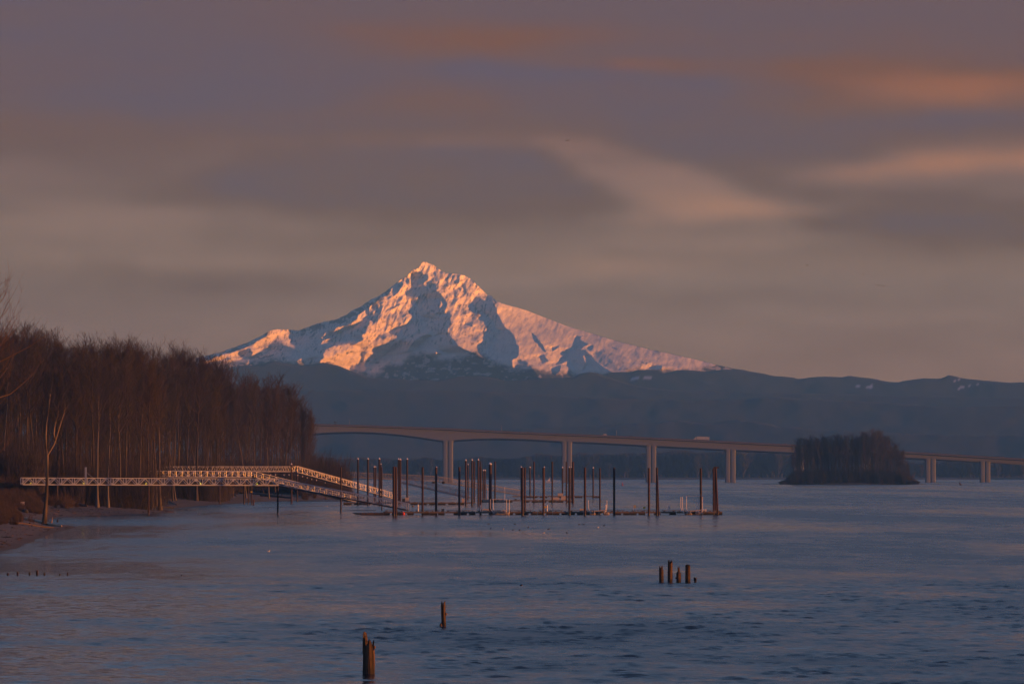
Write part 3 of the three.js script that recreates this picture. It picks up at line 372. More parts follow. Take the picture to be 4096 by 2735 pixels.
{
  const R = rng(41), L = 'bare brown cottonwood in the dense wood along the left bank', G = 'bare trees of the wood on the left bank';
  const spots = [];
  for (let row = 0; row < 7; row++) for (let px = -40; px < 1240; px += 32 + 14 * R()) {
    const x = px + (R() - 0.5) * 26, base = x < 150 ? lerp(1000, 1090, R()) : x < 640 ? lerp(1030, 1110, R()) : x < 900 ? lerp(1330, 1420, R()) : lerp(1560, 1760, R());
    spots.push([x, base + row * lerp(30, 80, R()), row]);
  }
  for (const [px, D, row] of spots) {
    if (px > 1150 && row > 3) continue; if (row > 4 && R() < 0.35) continue;
    const x = xAt(px, D), h0 = Math.max(0.4, bankHeight(x, -D)), topRow = along(CANOPY, px) + (row < 2 ? 40 + 120 * R() : row < 5 ? 8 + 46 * R() : -16 + 44 * R()), kind = row >= 5 || (row < 2 && R() < 0.6) ? 6 + Math.floor(R() * 3) : Math.floor(R() * 6);
    plantTree('bare_tree', kind, R() < (row < 2 ? 0.12 : 0.35) ? barkPale : R() < 0.5 ? barkMid : barkDark, R() < 0.5 ? twigBrown : twigRed, L, 'tree', G, new THREE.Vector3(x, h0, -D), Math.max(12, yAt(topRow, D) - h0), R() * 6.28, 0.9 + 0.4 * R());
  }
  // pale leaning trunks along the beach
  const L2 = (i) => `pale leaning trunk at the edge of the wood behind the walkways, ${nth[i]} from the left`, G2 = 'pale leaning trees at the edge of the wood';
  for (const [px, py, H] of [[300, 1998, 23], [352, 1996, 21], [408, 1994, 24], [560, 1995, 25], [640, 1997, 26], [655, 1999, 22], [690, 2004, 27], [702, 2001, 24], [765, 1990, 20], [790, 1996, 26], [806, 1992, 23], [835, 1993, 22], [930, 1990, 24], [985, 1992, 28], [1075, 1994, 26]]) {
    const li = leanN++;
    const p = ground(px, py, 1015); plantTree('leaning_tree', 9 + Math.floor(R() * 4), li > 4 && li % 3 ? barkPale : barkMid, twigBrown, L2(li), 'tree', G2, new THREE.Vector3(p.x, bankHeight(p.x, p.z), p.z), H, -0.4 + R() * 0.9 + (R() < 0.5 ? 0 : 0.5), 0.85);
  }
  // two slim trees that stand clear of the tip of the wood
  for (const [px, top, H] of [[1206, 1660, 0], [1221, 1655, 0]]) { const D = 1720, x = xAt(px, D), y = Math.max(0.5, bankHeight(x, -D)); plantTree('slim_tree', 2, barkDark, twigBrown, (px < 1210 ? 'left' : 'right') + ' of two slim dark trees standing clear at the right tip of the wood', 'tree', 'slim trees at the tip of the wood', new THREE.Vector3(x, y, -D), yAt(top, D) - y, 1 + px, 0.75); }
}
// the forked birch on the beach
{
  const foot = ground(178, 2098, 600), D = -foot.z, P = (px, py) => { const q = at(px, py, D); return new THREE.Vector3(q.x - foot.x, q.y - foot.y, 0); };
  const t = thing('forked_birch', 'bare forked birch with mottled trunk standing alone on the near beach', 'tree', [foot.x, foot.y, foot.z]), k = D / F, w = new Wood();
  w.limb([P(172, 2112), P(176, 2085), P(180, 2040), P(184, 1980), P(186, 1930), P(187, 1880), P(188, 1818)], [17, 11, 8.5, 7, 6, 5, 4.4].map((r) => r * k), 10);
  for (const [a, b] of [[165, 2116], [190, 2114], [180, 2118]]) w.limb([P(176, 2090), P(a, b - 8), P(a - 4, b + 3)], [7, 5, 3].map((r) => r * k), 6);
  const wt = w.build(); wt.computeVertexNormals();
  const birch = new THREE.MeshStandardMaterial({ vertexColors: true, roughness: 0.9 });
  const mottle = (g) => colour(g, (x, y, z) => { const n = fbm(y * 1.6, x * 2 + z, 3, 4), dark = n > 0.0 ? 0.22 : 1; const low = smooth(2.4, 1.2, y + fbm(y, x, 2, 3)); return [0.22, 0.16, 0.11].map((c) => c * dark * lerp(1, 0.3, low)); });
  part('trunk', mottle(wt), birch, t);
  const limbs = [[[188, 1820], [182, 1790], [181, 1740], [184, 1690], [190, 1650], [197, 1600], [199, 1575]], [[188, 1818], [200, 1800], [215, 1775], [228, 1735], [240, 1695], [252, 1660], [260, 1625]], [[219, 1762], [213, 1735], [217, 1700], [226, 1665], [230, 1640]]];
  for (const l of limbs) { const b = new Wood(); b.limb(l.map((q) => P(...q)), l.map((_, i) => (4.4 - 0.5 * i) * k), 6); part('limb', mottle(b.build()), birch, t); }
  const R = rng(9), tw = new Wood(); for (const l of limbs) for (let i = 0; i < 26; i++) { const f = (0.25 + 0.75 * R()) * (l.length - 1.01), j = Math.floor(f), a = P(...l[j]).lerp(P(...l[j + 1]), f - j), d = new THREE.Vector3((R() - 0.5) * 1.6, 0.3 + R(), (R() - 0.5) * 1.6).normalize(); tw.limb([a, a.clone().addScaledVector(d, 0.5 + R()), a.clone().addScaledVector(d, 1.2 + R() * 1.2).add(new THREE.Vector3(0, 0.3, 0))], [0.022, 0.015, 0.008], 3); }
  part('twigs', tw.build(), twigBrown, t);
}
// a big spreading tree just outside the frame whose limbs reach in from the left
{
  protos.push(growTree(77, { lean: 0.02, first: 0.16, count: 40, spread: 1.0, len: 0.34, girth: 0.014, subs: 7, twigs: 6, twig: 0.014, kink: 0.9 }));
  const D = 690, x = xAt(-75, D); plantTree('spreading_tree', protos.length - 1, barkPale, mat(0.09, 0.055, 0.038, 0.9), 'large spreading bare tree reaching in from the left edge', 'tree', undefined, new THREE.Vector3(x, bankHeight(x, -D), -D), yAt(1235, D), 2.1, 0.75);
  const D2 = 740, x2 = xAt(-110, D2); plantTree('spreading_tree', protos.length - 1, barkPale, mat(0.09, 0.055, 0.038, 0.9), 'lower bare tree with sunlit orange twigs at the left edge', 'tree', undefined, new THREE.Vector3(x2, bankHeight(x2, -D2), -D2), yAt(1480, D2), 4.4, 0.7);
}
// a thicket of saplings fills the wood between the trunks
{
  const b = new Wood(), R = rng(58); for (let i = 0; i < 34; i++) { const a = R() * 6.28, e = 0.05 + R() * 0.4, L = 2.2 + R() * 3.6, d = new THREE.Vector3(Math.cos(a) * Math.sin(e), Math.cos(e), Math.sin(a) * Math.sin(e)), s = new THREE.Vector3((R() - 0.5) * 2.4, -0.1, (R() - 0.5) * 2.4), m = s.clone().addScaledVector(d, L * 0.5), t = m.clone().addScaledVector(d, L * 0.5); t.x += (R() - 0.5) * 0.6; b.limb([s, m, t], [0.024, 0.017, 0.006], 3); for (let j = 0; j < 5; j++) { const q = s.clone().lerp(t, 0.3 + 0.6 * R()); b.limb([q, q.clone().add(new THREE.Vector3((R() - 0.5) * 0.9, 0.5 + R() * 0.5, (R() - 0.5) * 0.9))], [0.014, 0.006], 3); } }
  const geo = b.build(), spots = []; for (let i = 0; i < 2300; i++) { const px = lerp(-60, 1400, R()), D = px < 150 ? lerp(1000, 1250, R()) : px < 640 ? lerp(1055, 1400, R()) : px < 900 ? lerp(1360, 1700, R()) : lerp(1600, 2200, R()), x = xAt(px, D); if (shoreDist(x, -D) > 5) spots.push([x, D]); }
  const inst = new THREE.InstancedMesh(geo, mat(0.046, 0.038, 0.036, 0.95), spots.length); inst.name = 'sapling_thicket'; inst.userData = { kind: 'stuff', label: 'thicket of thin bare saplings between the trunks of the wood', category: 'thicket' }; inst.castShadow = inst.receiveShadow = true;
  const M = new THREE.Matrix4(), Q = new THREE.Quaternion(), Y = new THREE.Vector3(0, 1, 0), C = new THREE.Color();
  spots.forEach(([x, D], i) => { const s = 0.7 + 1.1 * R(); Q.setFromAxisAngle(Y, R() * 6.28); M.compose(new THREE.Vector3(x, bankHeight(x, -D), -D), Q, new THREE.Vector3(s, s * (0.8 + 0.7 * R()), s)); inst.setMatrixAt(i, M); const n = 0.6 + 0.8 * R(); inst.setColorAt(i, C.setRGB(n, n, n)); });
  scene.add(inst);
}
// sticks, cobbles and bark scattered over the sand
{
  const R = rng(66), g = new THREE.IcosahedronGeometry(0.1, 1).scale(1.6, 0.6, 1), spots = [];
  for (let i = 0; i < 9000 && spots.length < 1300; i++) { const px = lerp(-40, 720, R()), D = R() < 0.35 ? lerp(500, 780, R()) : lerp(900, 1090, R()), x = xAt(px, D), d = shoreDist(x, -D); if (d > 0.8 && d < 60 && R() < 0.25 + 0.9 * clamp(fbm(x / 3, D / 6, 3, 31) + 0.2)) spots.push([x, D]); }
  const inst = new THREE.InstancedMesh(g, mat(0.09, 0.058, 0.042, 0.95), spots.length); inst.name = 'beach_debris'; inst.userData = { kind: 'stuff', label: 'sticks, cobbles and bark scattered over the beaches', category: 'debris' }; inst.castShadow = inst.receiveShadow = true;
  const M = new THREE.Matrix4(), Q = new THREE.Quaternion(), E = new THREE.Euler(), C = new THREE.Color();
  spots.forEach(([x, D], i) => { const s = 0.3 + 1.0 * R() * R(), long = R() < 0.3 ? 3 + 4 * R() : 1; Q.setFromEuler(E.set(0, R() * 6.28, (R() - 0.5) * 0.3)); M.compose(new THREE.Vector3(x, bankHeight(x, -D) + 0.02, -D), Q, new THREE.Vector3(s * long, s, s)); inst.setMatrixAt(i, M); const n = 0.25 + 1.5 * R() * R(); inst.setColorAt(i, C.setRGB(n, n * 0.95, n * 0.9)); });
  scene.add(inst);
}
// undergrowth: brush and dead stalks nobody could count
{
  const b = new Wood(), R = rng(55); for (let i = 0; i < 60; i++) { const a = R() * 6.28, e = R() * 0.9, L = 0.5 + R() * 1.0, d = new THREE.Vector3(Math.cos(a) * Math.sin(e), Math.cos(e), Math.sin(a) * Math.sin(e)), s = new THREE.Vector3((R() - 0.5) * 0.5, -0.1, (R() - 0.5) * 0.5), m = s.clone().addScaledVector(d, L * 0.6); b.limb([s, m, m.clone().addScaledVector(d, L * 0.5).add(new THREE.Vector3((R() - 0.5) * 0.3, -0.05, (R() - 0.5) * 0.3))], [0.016, 0.012, 0.006], 3); }
  const geo = b.build(), spots = [];
  for (let i = 0; i < 8200; i++) {
    const D = i > 5200 ? lerp(780, 985, R()) : R() < 0.45 ? lerp(690, 1000, R()) : lerp(1000, 1700, R()), px = i > 5200 ? lerp(-40, 230, R()) : lerp(-60, 1440, Math.pow(R(), D < 1000 ? 2.4 : 0.8)), x = xAt(px, D), d = shoreDist(x, -D);
    if (d < (px < 170 ? 7 : px < 320 ? 14 : px > 1200 ? 2.5 : 24) + 6 * fbm(x / 6, D / 12, 2, 3) || (px > 320 && D < 1010)) continue; spots.push([x, D, (px < 260 && D < 985 ? 0.45 : 0.8) + (px < 260 && D < 985 ? 0.5 : 1.5) * R()]);
  }
  const inst = new THREE.InstancedMesh(geo, mat(0.055, 0.038, 0.030, 0.95), spots.length); inst.name = 'undergrowth'; inst.userData = { kind: 'stuff', label: 'brown leafless brush and dead stalks covering the left bank', category: 'brush' }; inst.castShadow = inst.receiveShadow = true;
  const M = new THREE.Matrix4(), Q = new THREE.Quaternion(), Y = new THREE.Vector3(0, 1, 0), C = new THREE.Color();
  spots.forEach(([x, D, s], i) => { Q.setFromAxisAngle(Y, R() * 6.28); M.compose(new THREE.Vector3(x, bankHeight(x, -D), -D), Q, new THREE.Vector3(s, s * (0.7 + 0.6 * R()), s)); inst.setMatrixAt(i, M); const n = 0.6 + 0.8 * R(); inst.setColorAt(i, C.setRGB(n, n * (0.9 + 0.15 * R()), n * 0.9)); });
  scene.add(inst);
}
// ---------------------------------------------------------------- the concrete girder bridge
const concrete = mat(0.155, 0.17, 0.195, 0.9), concreteDark = mat(0.095, 0.075, 0.078, 0.95), asphalt = mat(0.06, 0.06, 0.06, 0.95);
const DECK = [[700, 1688], [1000, 1690], [1257, 1695], [1483, 1701], [1764, 1711], [2000, 1723], [2100, 1728], [2426, 1741], [2766, 1757], [3000, 1769], [3180, 1778], [3628, 1806], [4096, 1834], [4500, 1860]];
const SOFFIT = [[700, 1745], [940, 1760], [992, 1764], [1040, 1760], [1150, 1744], [1257, 1733], [1350, 1728], [1420, 1727], [1510, 1730], [1600, 1738], [1690, 1750], [1760, 1761], [1791, 1763], [1830, 1759], [1900, 1755], [1990, 1753], [2100, 1756], [2200, 1762], [2267, 1766], [2340, 1768], [2426, 1772], [2604, 1782], [2922, 1798], [3190, 1810], [3628, 1830], [4096, 1852], [4500, 1876]];
const PIERS = [992, 1791, 2267, 2604, 2922, 3195, 3462, 3723, 3941, 4160];
function bridge(D, drop, label) {
  const k = D / F, X = (px) => (px - CX) * k, t = thing('river_bridge', label, 'bridge', [X(PIERS[0]), 0, -D]), x00 = t.position.x;
  const ends = [760, ...PIERS, 4480], Yd = (px) => yAt(along(DECK, px), D) - drop, Ys = (px) => yAt(along(SOFFIT, px), D) - drop * 1.0;
  for (let s = 0; s + 1 < ends.length; s++) {
    const a = ends[s], b = ends[s + 1], n = 22;
    const sec = (px) => { const T = Yd(px) - 1.0, B = Ys(px), x = X(px) - x00; return [[6.6, T], [6.6, T - 0.45], [3.9, T - 0.85], [3.5, B], [-3.5, B], [-3.9, T - 0.85], [-6.6, T - 0.45], [-6.6, T]].map(([z, y]) => [x, y, z]); };
    const pos = [], idx = []; for (let i = 0; i <= n; i++) { const px = lerp(a + (s ? 0.4 : 0), b - 0.4, i / n); for (const q of sec(px)) pos.push(...q); }
    for (let i = 0; i < n; i++) for (let j = 0; j < 8; j++) { const o = i * 8 + j, p = i * 8 + (j + 1) % 8; idx.push(o, p, o + 8, p, p + 8, o + 8); }
    const g0 = new THREE.BufferGeometry(); g0.setAttribute('position', new THREE.Float32BufferAttribute(pos, 3)); g0.setIndex(idx); const g = g0.toNonIndexed(); g.computeVertexNormals();
    part('girder_span', g, concrete, t);
    for (const z of [6.45, -6.45]) {
      const pp = [], pi = []; for (let i = 0; i <= 8; i++) { const px = lerp(a, b - 0.3, i / 8), y = Yd(px) - 0.995, x = X(px) - x00; for (const [dy, dz] of [[0, 0.15], [1.0, 0.1], [1.0, -0.1], [0, -0.15]]) pp.push(x, y + dy, z + dz); }
      for (let i = 0; i < 8; i++) for (let j = 0; j < 4; j++) { const o = i * 4 + j, p = i * 4 + (j + 1) % 4; pi.push(o, o + 4, p, p, o + 4, p + 4); }
      const h0 = new THREE.BufferGeometry(); h0.setAttribute('position', new THREE.Float32BufferAttribute(pp, 3)); h0.setIndex(pi); const h = h0.toNonIndexed(); h.computeVertexNormals(); part('parapet', h, concreteDark, t);
    }
  }
  for (const px of PIERS) {
    const pier = new THREE.Group(); pier.name = 'pier'; t.add(pier); pier.position.set(X(px) - x00, 0, 0); const top = Ys(px) + 0.5, H = top + 2.2;
    for (const s of [-1, 1]) {
      const prof = []; for (let i = 0; i <= 10; i++) { const f = i / 10; prof.push([f, 1 + 0.16 * Math.pow(smooth(0.9, 1, f), 1.5) + (f < 0.03 ? 0.05 : 0)]); }
      const pos = [], idx = [], N = 20; for (const [f, w] of prof) for (let j = 0; j < N; j++) { const a = j / N * 6.283, c = Math.cos(a), q = Math.sin(a), e = 0.42; pos.push(2.42 * w * Math.sign(c) * Math.abs(c) ** e, -2.2 + H * f, 3.0 * w * Math.sign(q) * Math.abs(q) ** e); }
      for (let i = 0; i < 10; i++) for (let j = 0; j < N; j++) { const o = i * N + j, p = i * N + (j + 1) % N; idx.push(o, o + N, p, p, o + N, p + N); }
      const g = new THREE.BufferGeometry(); g.setAttribute('position', new THREE.Float32BufferAttribute(pos, 3)); g.setIndex(idx); g.computeVertexNormals();
      part('column', g, concrete, pier).position.x = s * 2.38;
    }
    const cap = new THREE.BoxGeometry(10.6, 0.8, 6.2); part('pier_cap', cap, concrete, pier).position.y = top - 0.55;
  }
  const road = grid(60, 2, (u, v) => { const px = lerp(760, 4480, u); return [X(px) - x00, Yd(px) - 0.99, (v * 2 - 1) * 6.2]; }); road.computeVertexNormals(); part('road_deck', road, asphalt, t);
  return t;
}
const DB = 5150;
bridge(DB, 0, 'near carriageway of the long pale concrete girder bridge across the river');
bridge(DB + 26, 1.7, 'second carriageway of the concrete bridge, in the shade behind the near one');
// traffic
const whitePaint = mat(0.36, 0.36, 0.36, 0.5), darkPaint = mat(0.05, 0.05, 0.06, 0.4), tyre = mat(0.02, 0.02, 0.02, 0.9), glassDark = mat(0.03, 0.035, 0.04, 0.15);
const unit = new THREE.BoxGeometry(1, 1, 1);
function box(name, parent, m, w, h, d, x, y, z) { const o = part(name, unit, m, parent); o.scale.set(w, h, d); o.position.set(x, y, z); return o; }
function wheels(t, xs, z, r) { const g = new THREE.CylinderGeometry(r, r, 0.3, 12).rotateX(Math.PI / 2); for (const x of xs) for (const s of [-1, 1]) part('wheel', g, tyre, t).position.set(x, r, s * z); }
const roadAt = (px) => [(px - CX) * DB / F, yAt(along(DECK, px), DB) - 0.98, -DB + 3.2];
{
  const t = thing('semi_truck', 'white semi truck with long box trailer driving over the bridge', 'truck', roadAt(2808)); t.rotation.z = -0.045;
  const tr = part('trailer', unit, whitePaint, t); tr.scale.set(11.6, 2.7, 2.5); tr.position.set(0.9, 2.6, 0);
  const cab = new THREE.Shape([[0, 0], [2.4, 0], [2.4, 2.4], [1.5, 2.7], [0.7, 1.5], [0, 1.3]].map((p) => new THREE.Vector2(...p))), cg = new THREE.ExtrudeGeometry(cab, { depth: 2.3, bevelEnabled: false }); const c = part('cab', cg, whitePaint, t); c.position.set(-7.6, 0.6, -1.15);
  box('windscreen', t, glassDark, 0.06, 0.8, 2.0, -6.66, 2.75, 0).rotation.z = -0.55; wheels(t, [-6.9, -4.9, -3.9, 4.9, 5.9], 1.1, 0.5); box('chassis', t, darkPaint, 12, 0.3, 1.6, -0.4, 0.95, 0);
}
function car(px, paint, label, kind) {
  const t = thing(kind, label, kind === 'box_van' ? 'van' : 'car', roadAt(px)); t.rotation.z = -0.045;
  const sh = new THREE.Shape((kind === 'box_van' ? [[-1.9, 0.3], [1.9, 0.3], [1.9, 2.2], [-1.0, 2.2], [-1.5, 1.2], [-1.9, 1.1]] : [[-2.2, 0.3], [2.2, 0.3], [2.2, 0.95], [1.5, 1.0], [0.9, 1.55], [-0.7, 1.55], [-1.3, 1.0], [-2.2, 0.85]]).map((p) => new THREE.Vector2(...p)));
  const body = part('body', new THREE.ExtrudeGeometry(sh, { depth: 1.7, bevelEnabled: true, bevelSize: 0.05, bevelThickness: 0.05, bevelSegments: 1 }), paint, t); body.position.z = -0.85; wheels(t, [-1.3, 1.3], 0.8, 0.33);
  box('window', t, glassDark, kind === 'box_van' ? 0.7 : 1.6, 0.45, 1.82, kind === 'box_van' ? -1.0 : 0.1, kind === 'box_van' ? 1.6 : 1.25, 0);
}
car(2418, whitePaint, 'small white van on the bridge left of the semi truck', 'box_van'); car(2522, darkPaint, 'dark car on the bridge between the white van and the truck', 'car'); car(4008, whitePaint, 'pale car near the right end of the bridge', 'car'); car(3140, whitePaint, 'pale car on the bridge just left of the island trees', 'car'); car(1340, darkPaint, 'dark car on the bridge close to the wood', 'car');
const galv = mat(0.30, 0.28, 0.27, 0.6);
for (const [px, label] of [[1398, 'slim lamp post on the bridge above the middle of the main span'], [2006, 'tall slim lamp post on the bridge right of the tallest pier'], [2466, 'lamp post on the bridge beside the white van']]) { const t = thing('lamp_post', label, 'lamp post', [roadAt(px)[0], roadAt(px)[1] , -DB + 5.9], 'lamp posts on the bridge'); const g = new THREE.CylinderGeometry(0.09, 0.14, 6, 8).translate(0, 3, 0); part('post', g, galv, t); box('lamp_arm', t, galv, 0.1, 0.1, 1.6, 0, 5.95, -0.8); box('lamp_head', t, galv, 0.4, 0.16, 0.8, 0, 5.9, -1.7); }
// ---------------------------------------------------------------- the wooded island and the far shore
{
  const D0 = 4040, cx = (3390 - CX) * D0 / F;
  const g = grid(90, 40, (u, v) => { const x = cx + lerp(-62, 130, u), z = -D0 + lerp(-46, 30, v), q = ((x - cx + (x > cx ? -0 : 0)) / (x > cx ? 52 : 54)) ** 2 + ((z + D0) / 30) ** 2, bar = smooth(120, 60, x - cx) * smooth(10, 3, Math.abs(z + D0 - 2)) * 0.42; return [x, Math.max(1.8 * smooth(1.15, 0.3, q) - 0.45, bar - 0.2) + 0.12 * fbm(x / 4, z / 4, 3, 2), z]; });
  g.computeVertexNormals(); if (g.attributes.normal.getY(900) < 0) { g.index.array.reverse(); g.computeVertexNormals(); }
  structure('island_ground', g, mat(0.075, 0.058, 0.045));
  const islandBark = mat(0.028, 0.026, 0.028, 0.95), R = rng(71), top = [[3160, 1845], [3185, 1790], [3205, 1748], [3225, 1752], [3250, 1772], [3290, 1746], [3330, 1758], [3360, 1742], [3400, 1760], [3440, 1748], [3480, 1733], [3525, 1736], [3560, 1755], [3590, 1785], [3615, 1815], [3650, 1875]];
  for (let i = 0; i < 100; i++) { const px = lerp(3172, 3640, (i + R()) / 100), D = D0 + lerp(-14, 16, R()), x = xAt(px, D), H = yAt(along(top, px) + R() * 30, D) * (i % 3 === 2 ? 0.6 + 0.2 * R() : 1); plantTree('island_tree', (i % 2 ? Math.floor(R() * 6) : 6 + Math.floor(R() * 3)), islandBark, twigBrown, 'bare tree crowded on the small wooded island before the bridge', 'tree', 'bare trees on the island', new THREE.Vector3(x, 0.6, -D), H, R() * 6.28, 1.5); }
  const b = new Wood(), RR = rng(5); for (let i = 0; i < 46; i++) { const a = RR() * 6.28, e = RR() * 0.8, d = new THREE.Vector3(Math.cos(a) * Math.sin(e), Math.cos(e), Math.sin(a) * Math.sin(e)), s = new THREE.Vector3((RR() - 0.5) * 2, 0, (RR() - 0.5) * 2); b.limb([s, s.clone().addScaledVector(d, 1.5), s.clone().addScaledVector(d, 3 + RR() * 2)], [0.06, 0.05, 0.03], 3); }
  const inst = new THREE.InstancedMesh(b.build(), mat(0.032, 0.028, 0.028, 1), 900); inst.name = 'island_brush'; inst.userData = { kind: 'stuff', label: 'willow brush around the foot of the island trees', category: 'brush' }; const M = new THREE.Matrix4();
  for (let i = 0; i < 900; i++) { const px = lerp(3128, 3672, R()), f = smooth(3120, 3200, px) * smooth(3680, 3600, px), D = D0 + lerp(-22, 14, R()); M.makeRotationY(R() * 6.28); M.scale(new THREE.Vector3(1.1, 0.4 + 1.8 * f * (0.3 + R()), 1.1)); M.setPosition(xAt(px, D), 0.1 + f * 0.4, -D); inst.setMatrixAt(i, M); } inst.castShadow = true; scene.add(inst);
  // leaning snag and a stranded stump at the right end
  const sn = thing('leaning_snag', 'dark leaning dead snag at the right end of the island', 'snag', [xAt(3632, D0), 0, -D0 + 2]), w = new Wood(); w.limb([new THREE.Vector3(0, -0.5, 0), new THREE.Vector3(2.5, 3, 0), new THREE.Vector3(4.5, 7, 0), new THREE.Vector3(5.8, 9, 0)], [0.5, 0.4, 0.3, 0.12], 6); part('trunk', w.build(), barkDark, sn); const w2 = new Wood(); w2.limb([new THREE.Vector3(3.4, 4.8, 0), new THREE.Vector3(3.2, 7, 0.4), new THREE.Vector3(3.8, 8.6, 0.6)], [0.25, 0.16, 0.06], 5); part('limb', w2.build(), barkDark, sn);
  const st = new Wood(); st.limb([new THREE.Vector3(0.6, -0.4, 0), new THREE.Vector3(0, 0.8, 0), new THREE.Vector3(-0.5, 1.8, 0.1)], [0.7, 0.5, 0.2], 7); st.limb([new THREE.Vector3(0.2, 0.4, 0), new THREE.Vector3(1.2, 0.3, 0)], [0.4, 0.12], 6); single('stranded_stump', st.build(), barkDark, 'small dark stump stranded on the sandbar right of the island', 'stump', [xAt(3842, 3700), 0.1, -3700]);
}
{
  const D = 8000, g = grid(240, 8, (u, v, i, j) => { const x = lerp(-1400, 1400, u); return [x, [-2, 1.2, 2.2, 2.6, 3, 3, 3, 0][j] + 0.6 * fbm(x / 30, j, 3, 2), -D - [0, 6, 20, 60, 200, 500, 900, 1500][j] + 26 * fbm(x / 160, 3, 3, 8)]; });
  g.computeVertexNormals(); if (g.attributes.normal.getY(900) < 0) { g.index.array.reverse(); g.computeVertexNormals(); } structure('far_shore', g, mat(0.07, 0.06, 0.05));
  const R = rng(88), b = new Wood(), V = (x, y, z) => new THREE.Vector3(x, y, z);
  b.limb([V(0, -1, 0), V(0, 9, 0), V(0.3, 17, 0)], [0.5, 0.4, 0.15], 5);
  for (let i = 0; i < 260; i++) { const y = 3 + 13 * R(), a = R() * 6.28, r = 4.6 * Math.sin(Math.PI * clamp((y - 1) / 18)) * (0.5 + 0.6 * R()); b.limb([V(0, y - 1, 0), V(Math.cos(a) * r * 0.6, y + 1, Math.sin(a) * r * 0.6), V(Math.cos(a) * r, y + 2.2 + R(), Math.sin(a) * r)], [0.2, 0.24, 0.08], 3); }
  const N = 3200, inst = new THREE.InstancedMesh(b.build(), mat(0.05, 0.05, 0.055, 1), N); inst.name = 'far_treeline'; inst.userData = { kind: 'stuff', label: 'hazy dark band of trees along the far shore', category: 'trees' }; const M = new THREE.Matrix4();
  const topRow = [[-200, 1835], [1200, 1838], [1900, 1842], [2150, 1830], [2400, 1822], [2600, 1818], [2900, 1812], [3060, 1808], [3200, 1828], [3600, 1850], [4300, 1845]];
  for (let i = 0; i < N; i++) { const px = lerp(-200, 4400, R()), DD = D + 30 + R() * 700, H = yAt(along(topRow, px) + 14 * fbm(px / 90, 2, 3, 4) + R() * 40 * R(), DD), s = H / 18; M.makeRotationY(R() * 6.28); M.scale(new THREE.Vector3(s * (0.9 + 0.5 * R()), s, s * (0.9 + 0.5 * R()))); M.setPosition(xAt(px, DD), 2, -DD); inst.setMatrixAt(i, M); } inst.castShadow = true; scene.add(inst);
}
// ---------------------------------------------------------------- aluminium walkways and gangways
const alu = new THREE.MeshStandardMaterial({ color: new THREE.Color().setRGB(0.75, 0.72, 0.69), roughness: 0.38, metalness: 0.75 }), aluDull = new THREE.MeshStandardMaterial({ color: new THREE.Color().setRGB(0.40, 0.41, 0.44), roughness: 0.6, metalness: 0.1 }), aluFar = mat(0.20, 0.20, 0.215, 0.7), deckGrey = mat(0.12, 0.10, 0.09, 0.95), rust = mat(0.038, 0.025, 0.028, 0.85), rustRed = mat(0.050, 0.027, 0.028, 0.85), wet = mat(0.03, 0.026, 0.026, 0.5);
const XA = new THREE.Vector3(1, 0, 0);
function bar(name, parent, m, a, b, h, w) { const d = b.clone().sub(a), L = d.length(), o = part(name, unit, m, parent); o.position.copy(a).addScaledVector(d, 0.5); o.quaternion.setFromUnitVectors(XA, d.normalize()); o.scale.set(L, h, w); return o; }
const tubeUnit = new THREE.CylinderGeometry(0.5, 0.5, 1, 10).rotateZ(Math.PI / 2);
function rod(name, parent, m, a, b, w) { const o = bar(name, parent, m, a, b, w, w); if (m === alu) o.geometry = tubeUnit; return o; }
function barGeo(a, b, h, w) { const d = b.clone().sub(a), L = d.length(); return unit.clone().applyMatrix4(new THREE.Matrix4().compose(a.clone().addScaledVector(d, 0.5), new THREE.Quaternion().setFromUnitVectors(XA, d.normalize()), new THREE.Vector3(L, h, w))); }
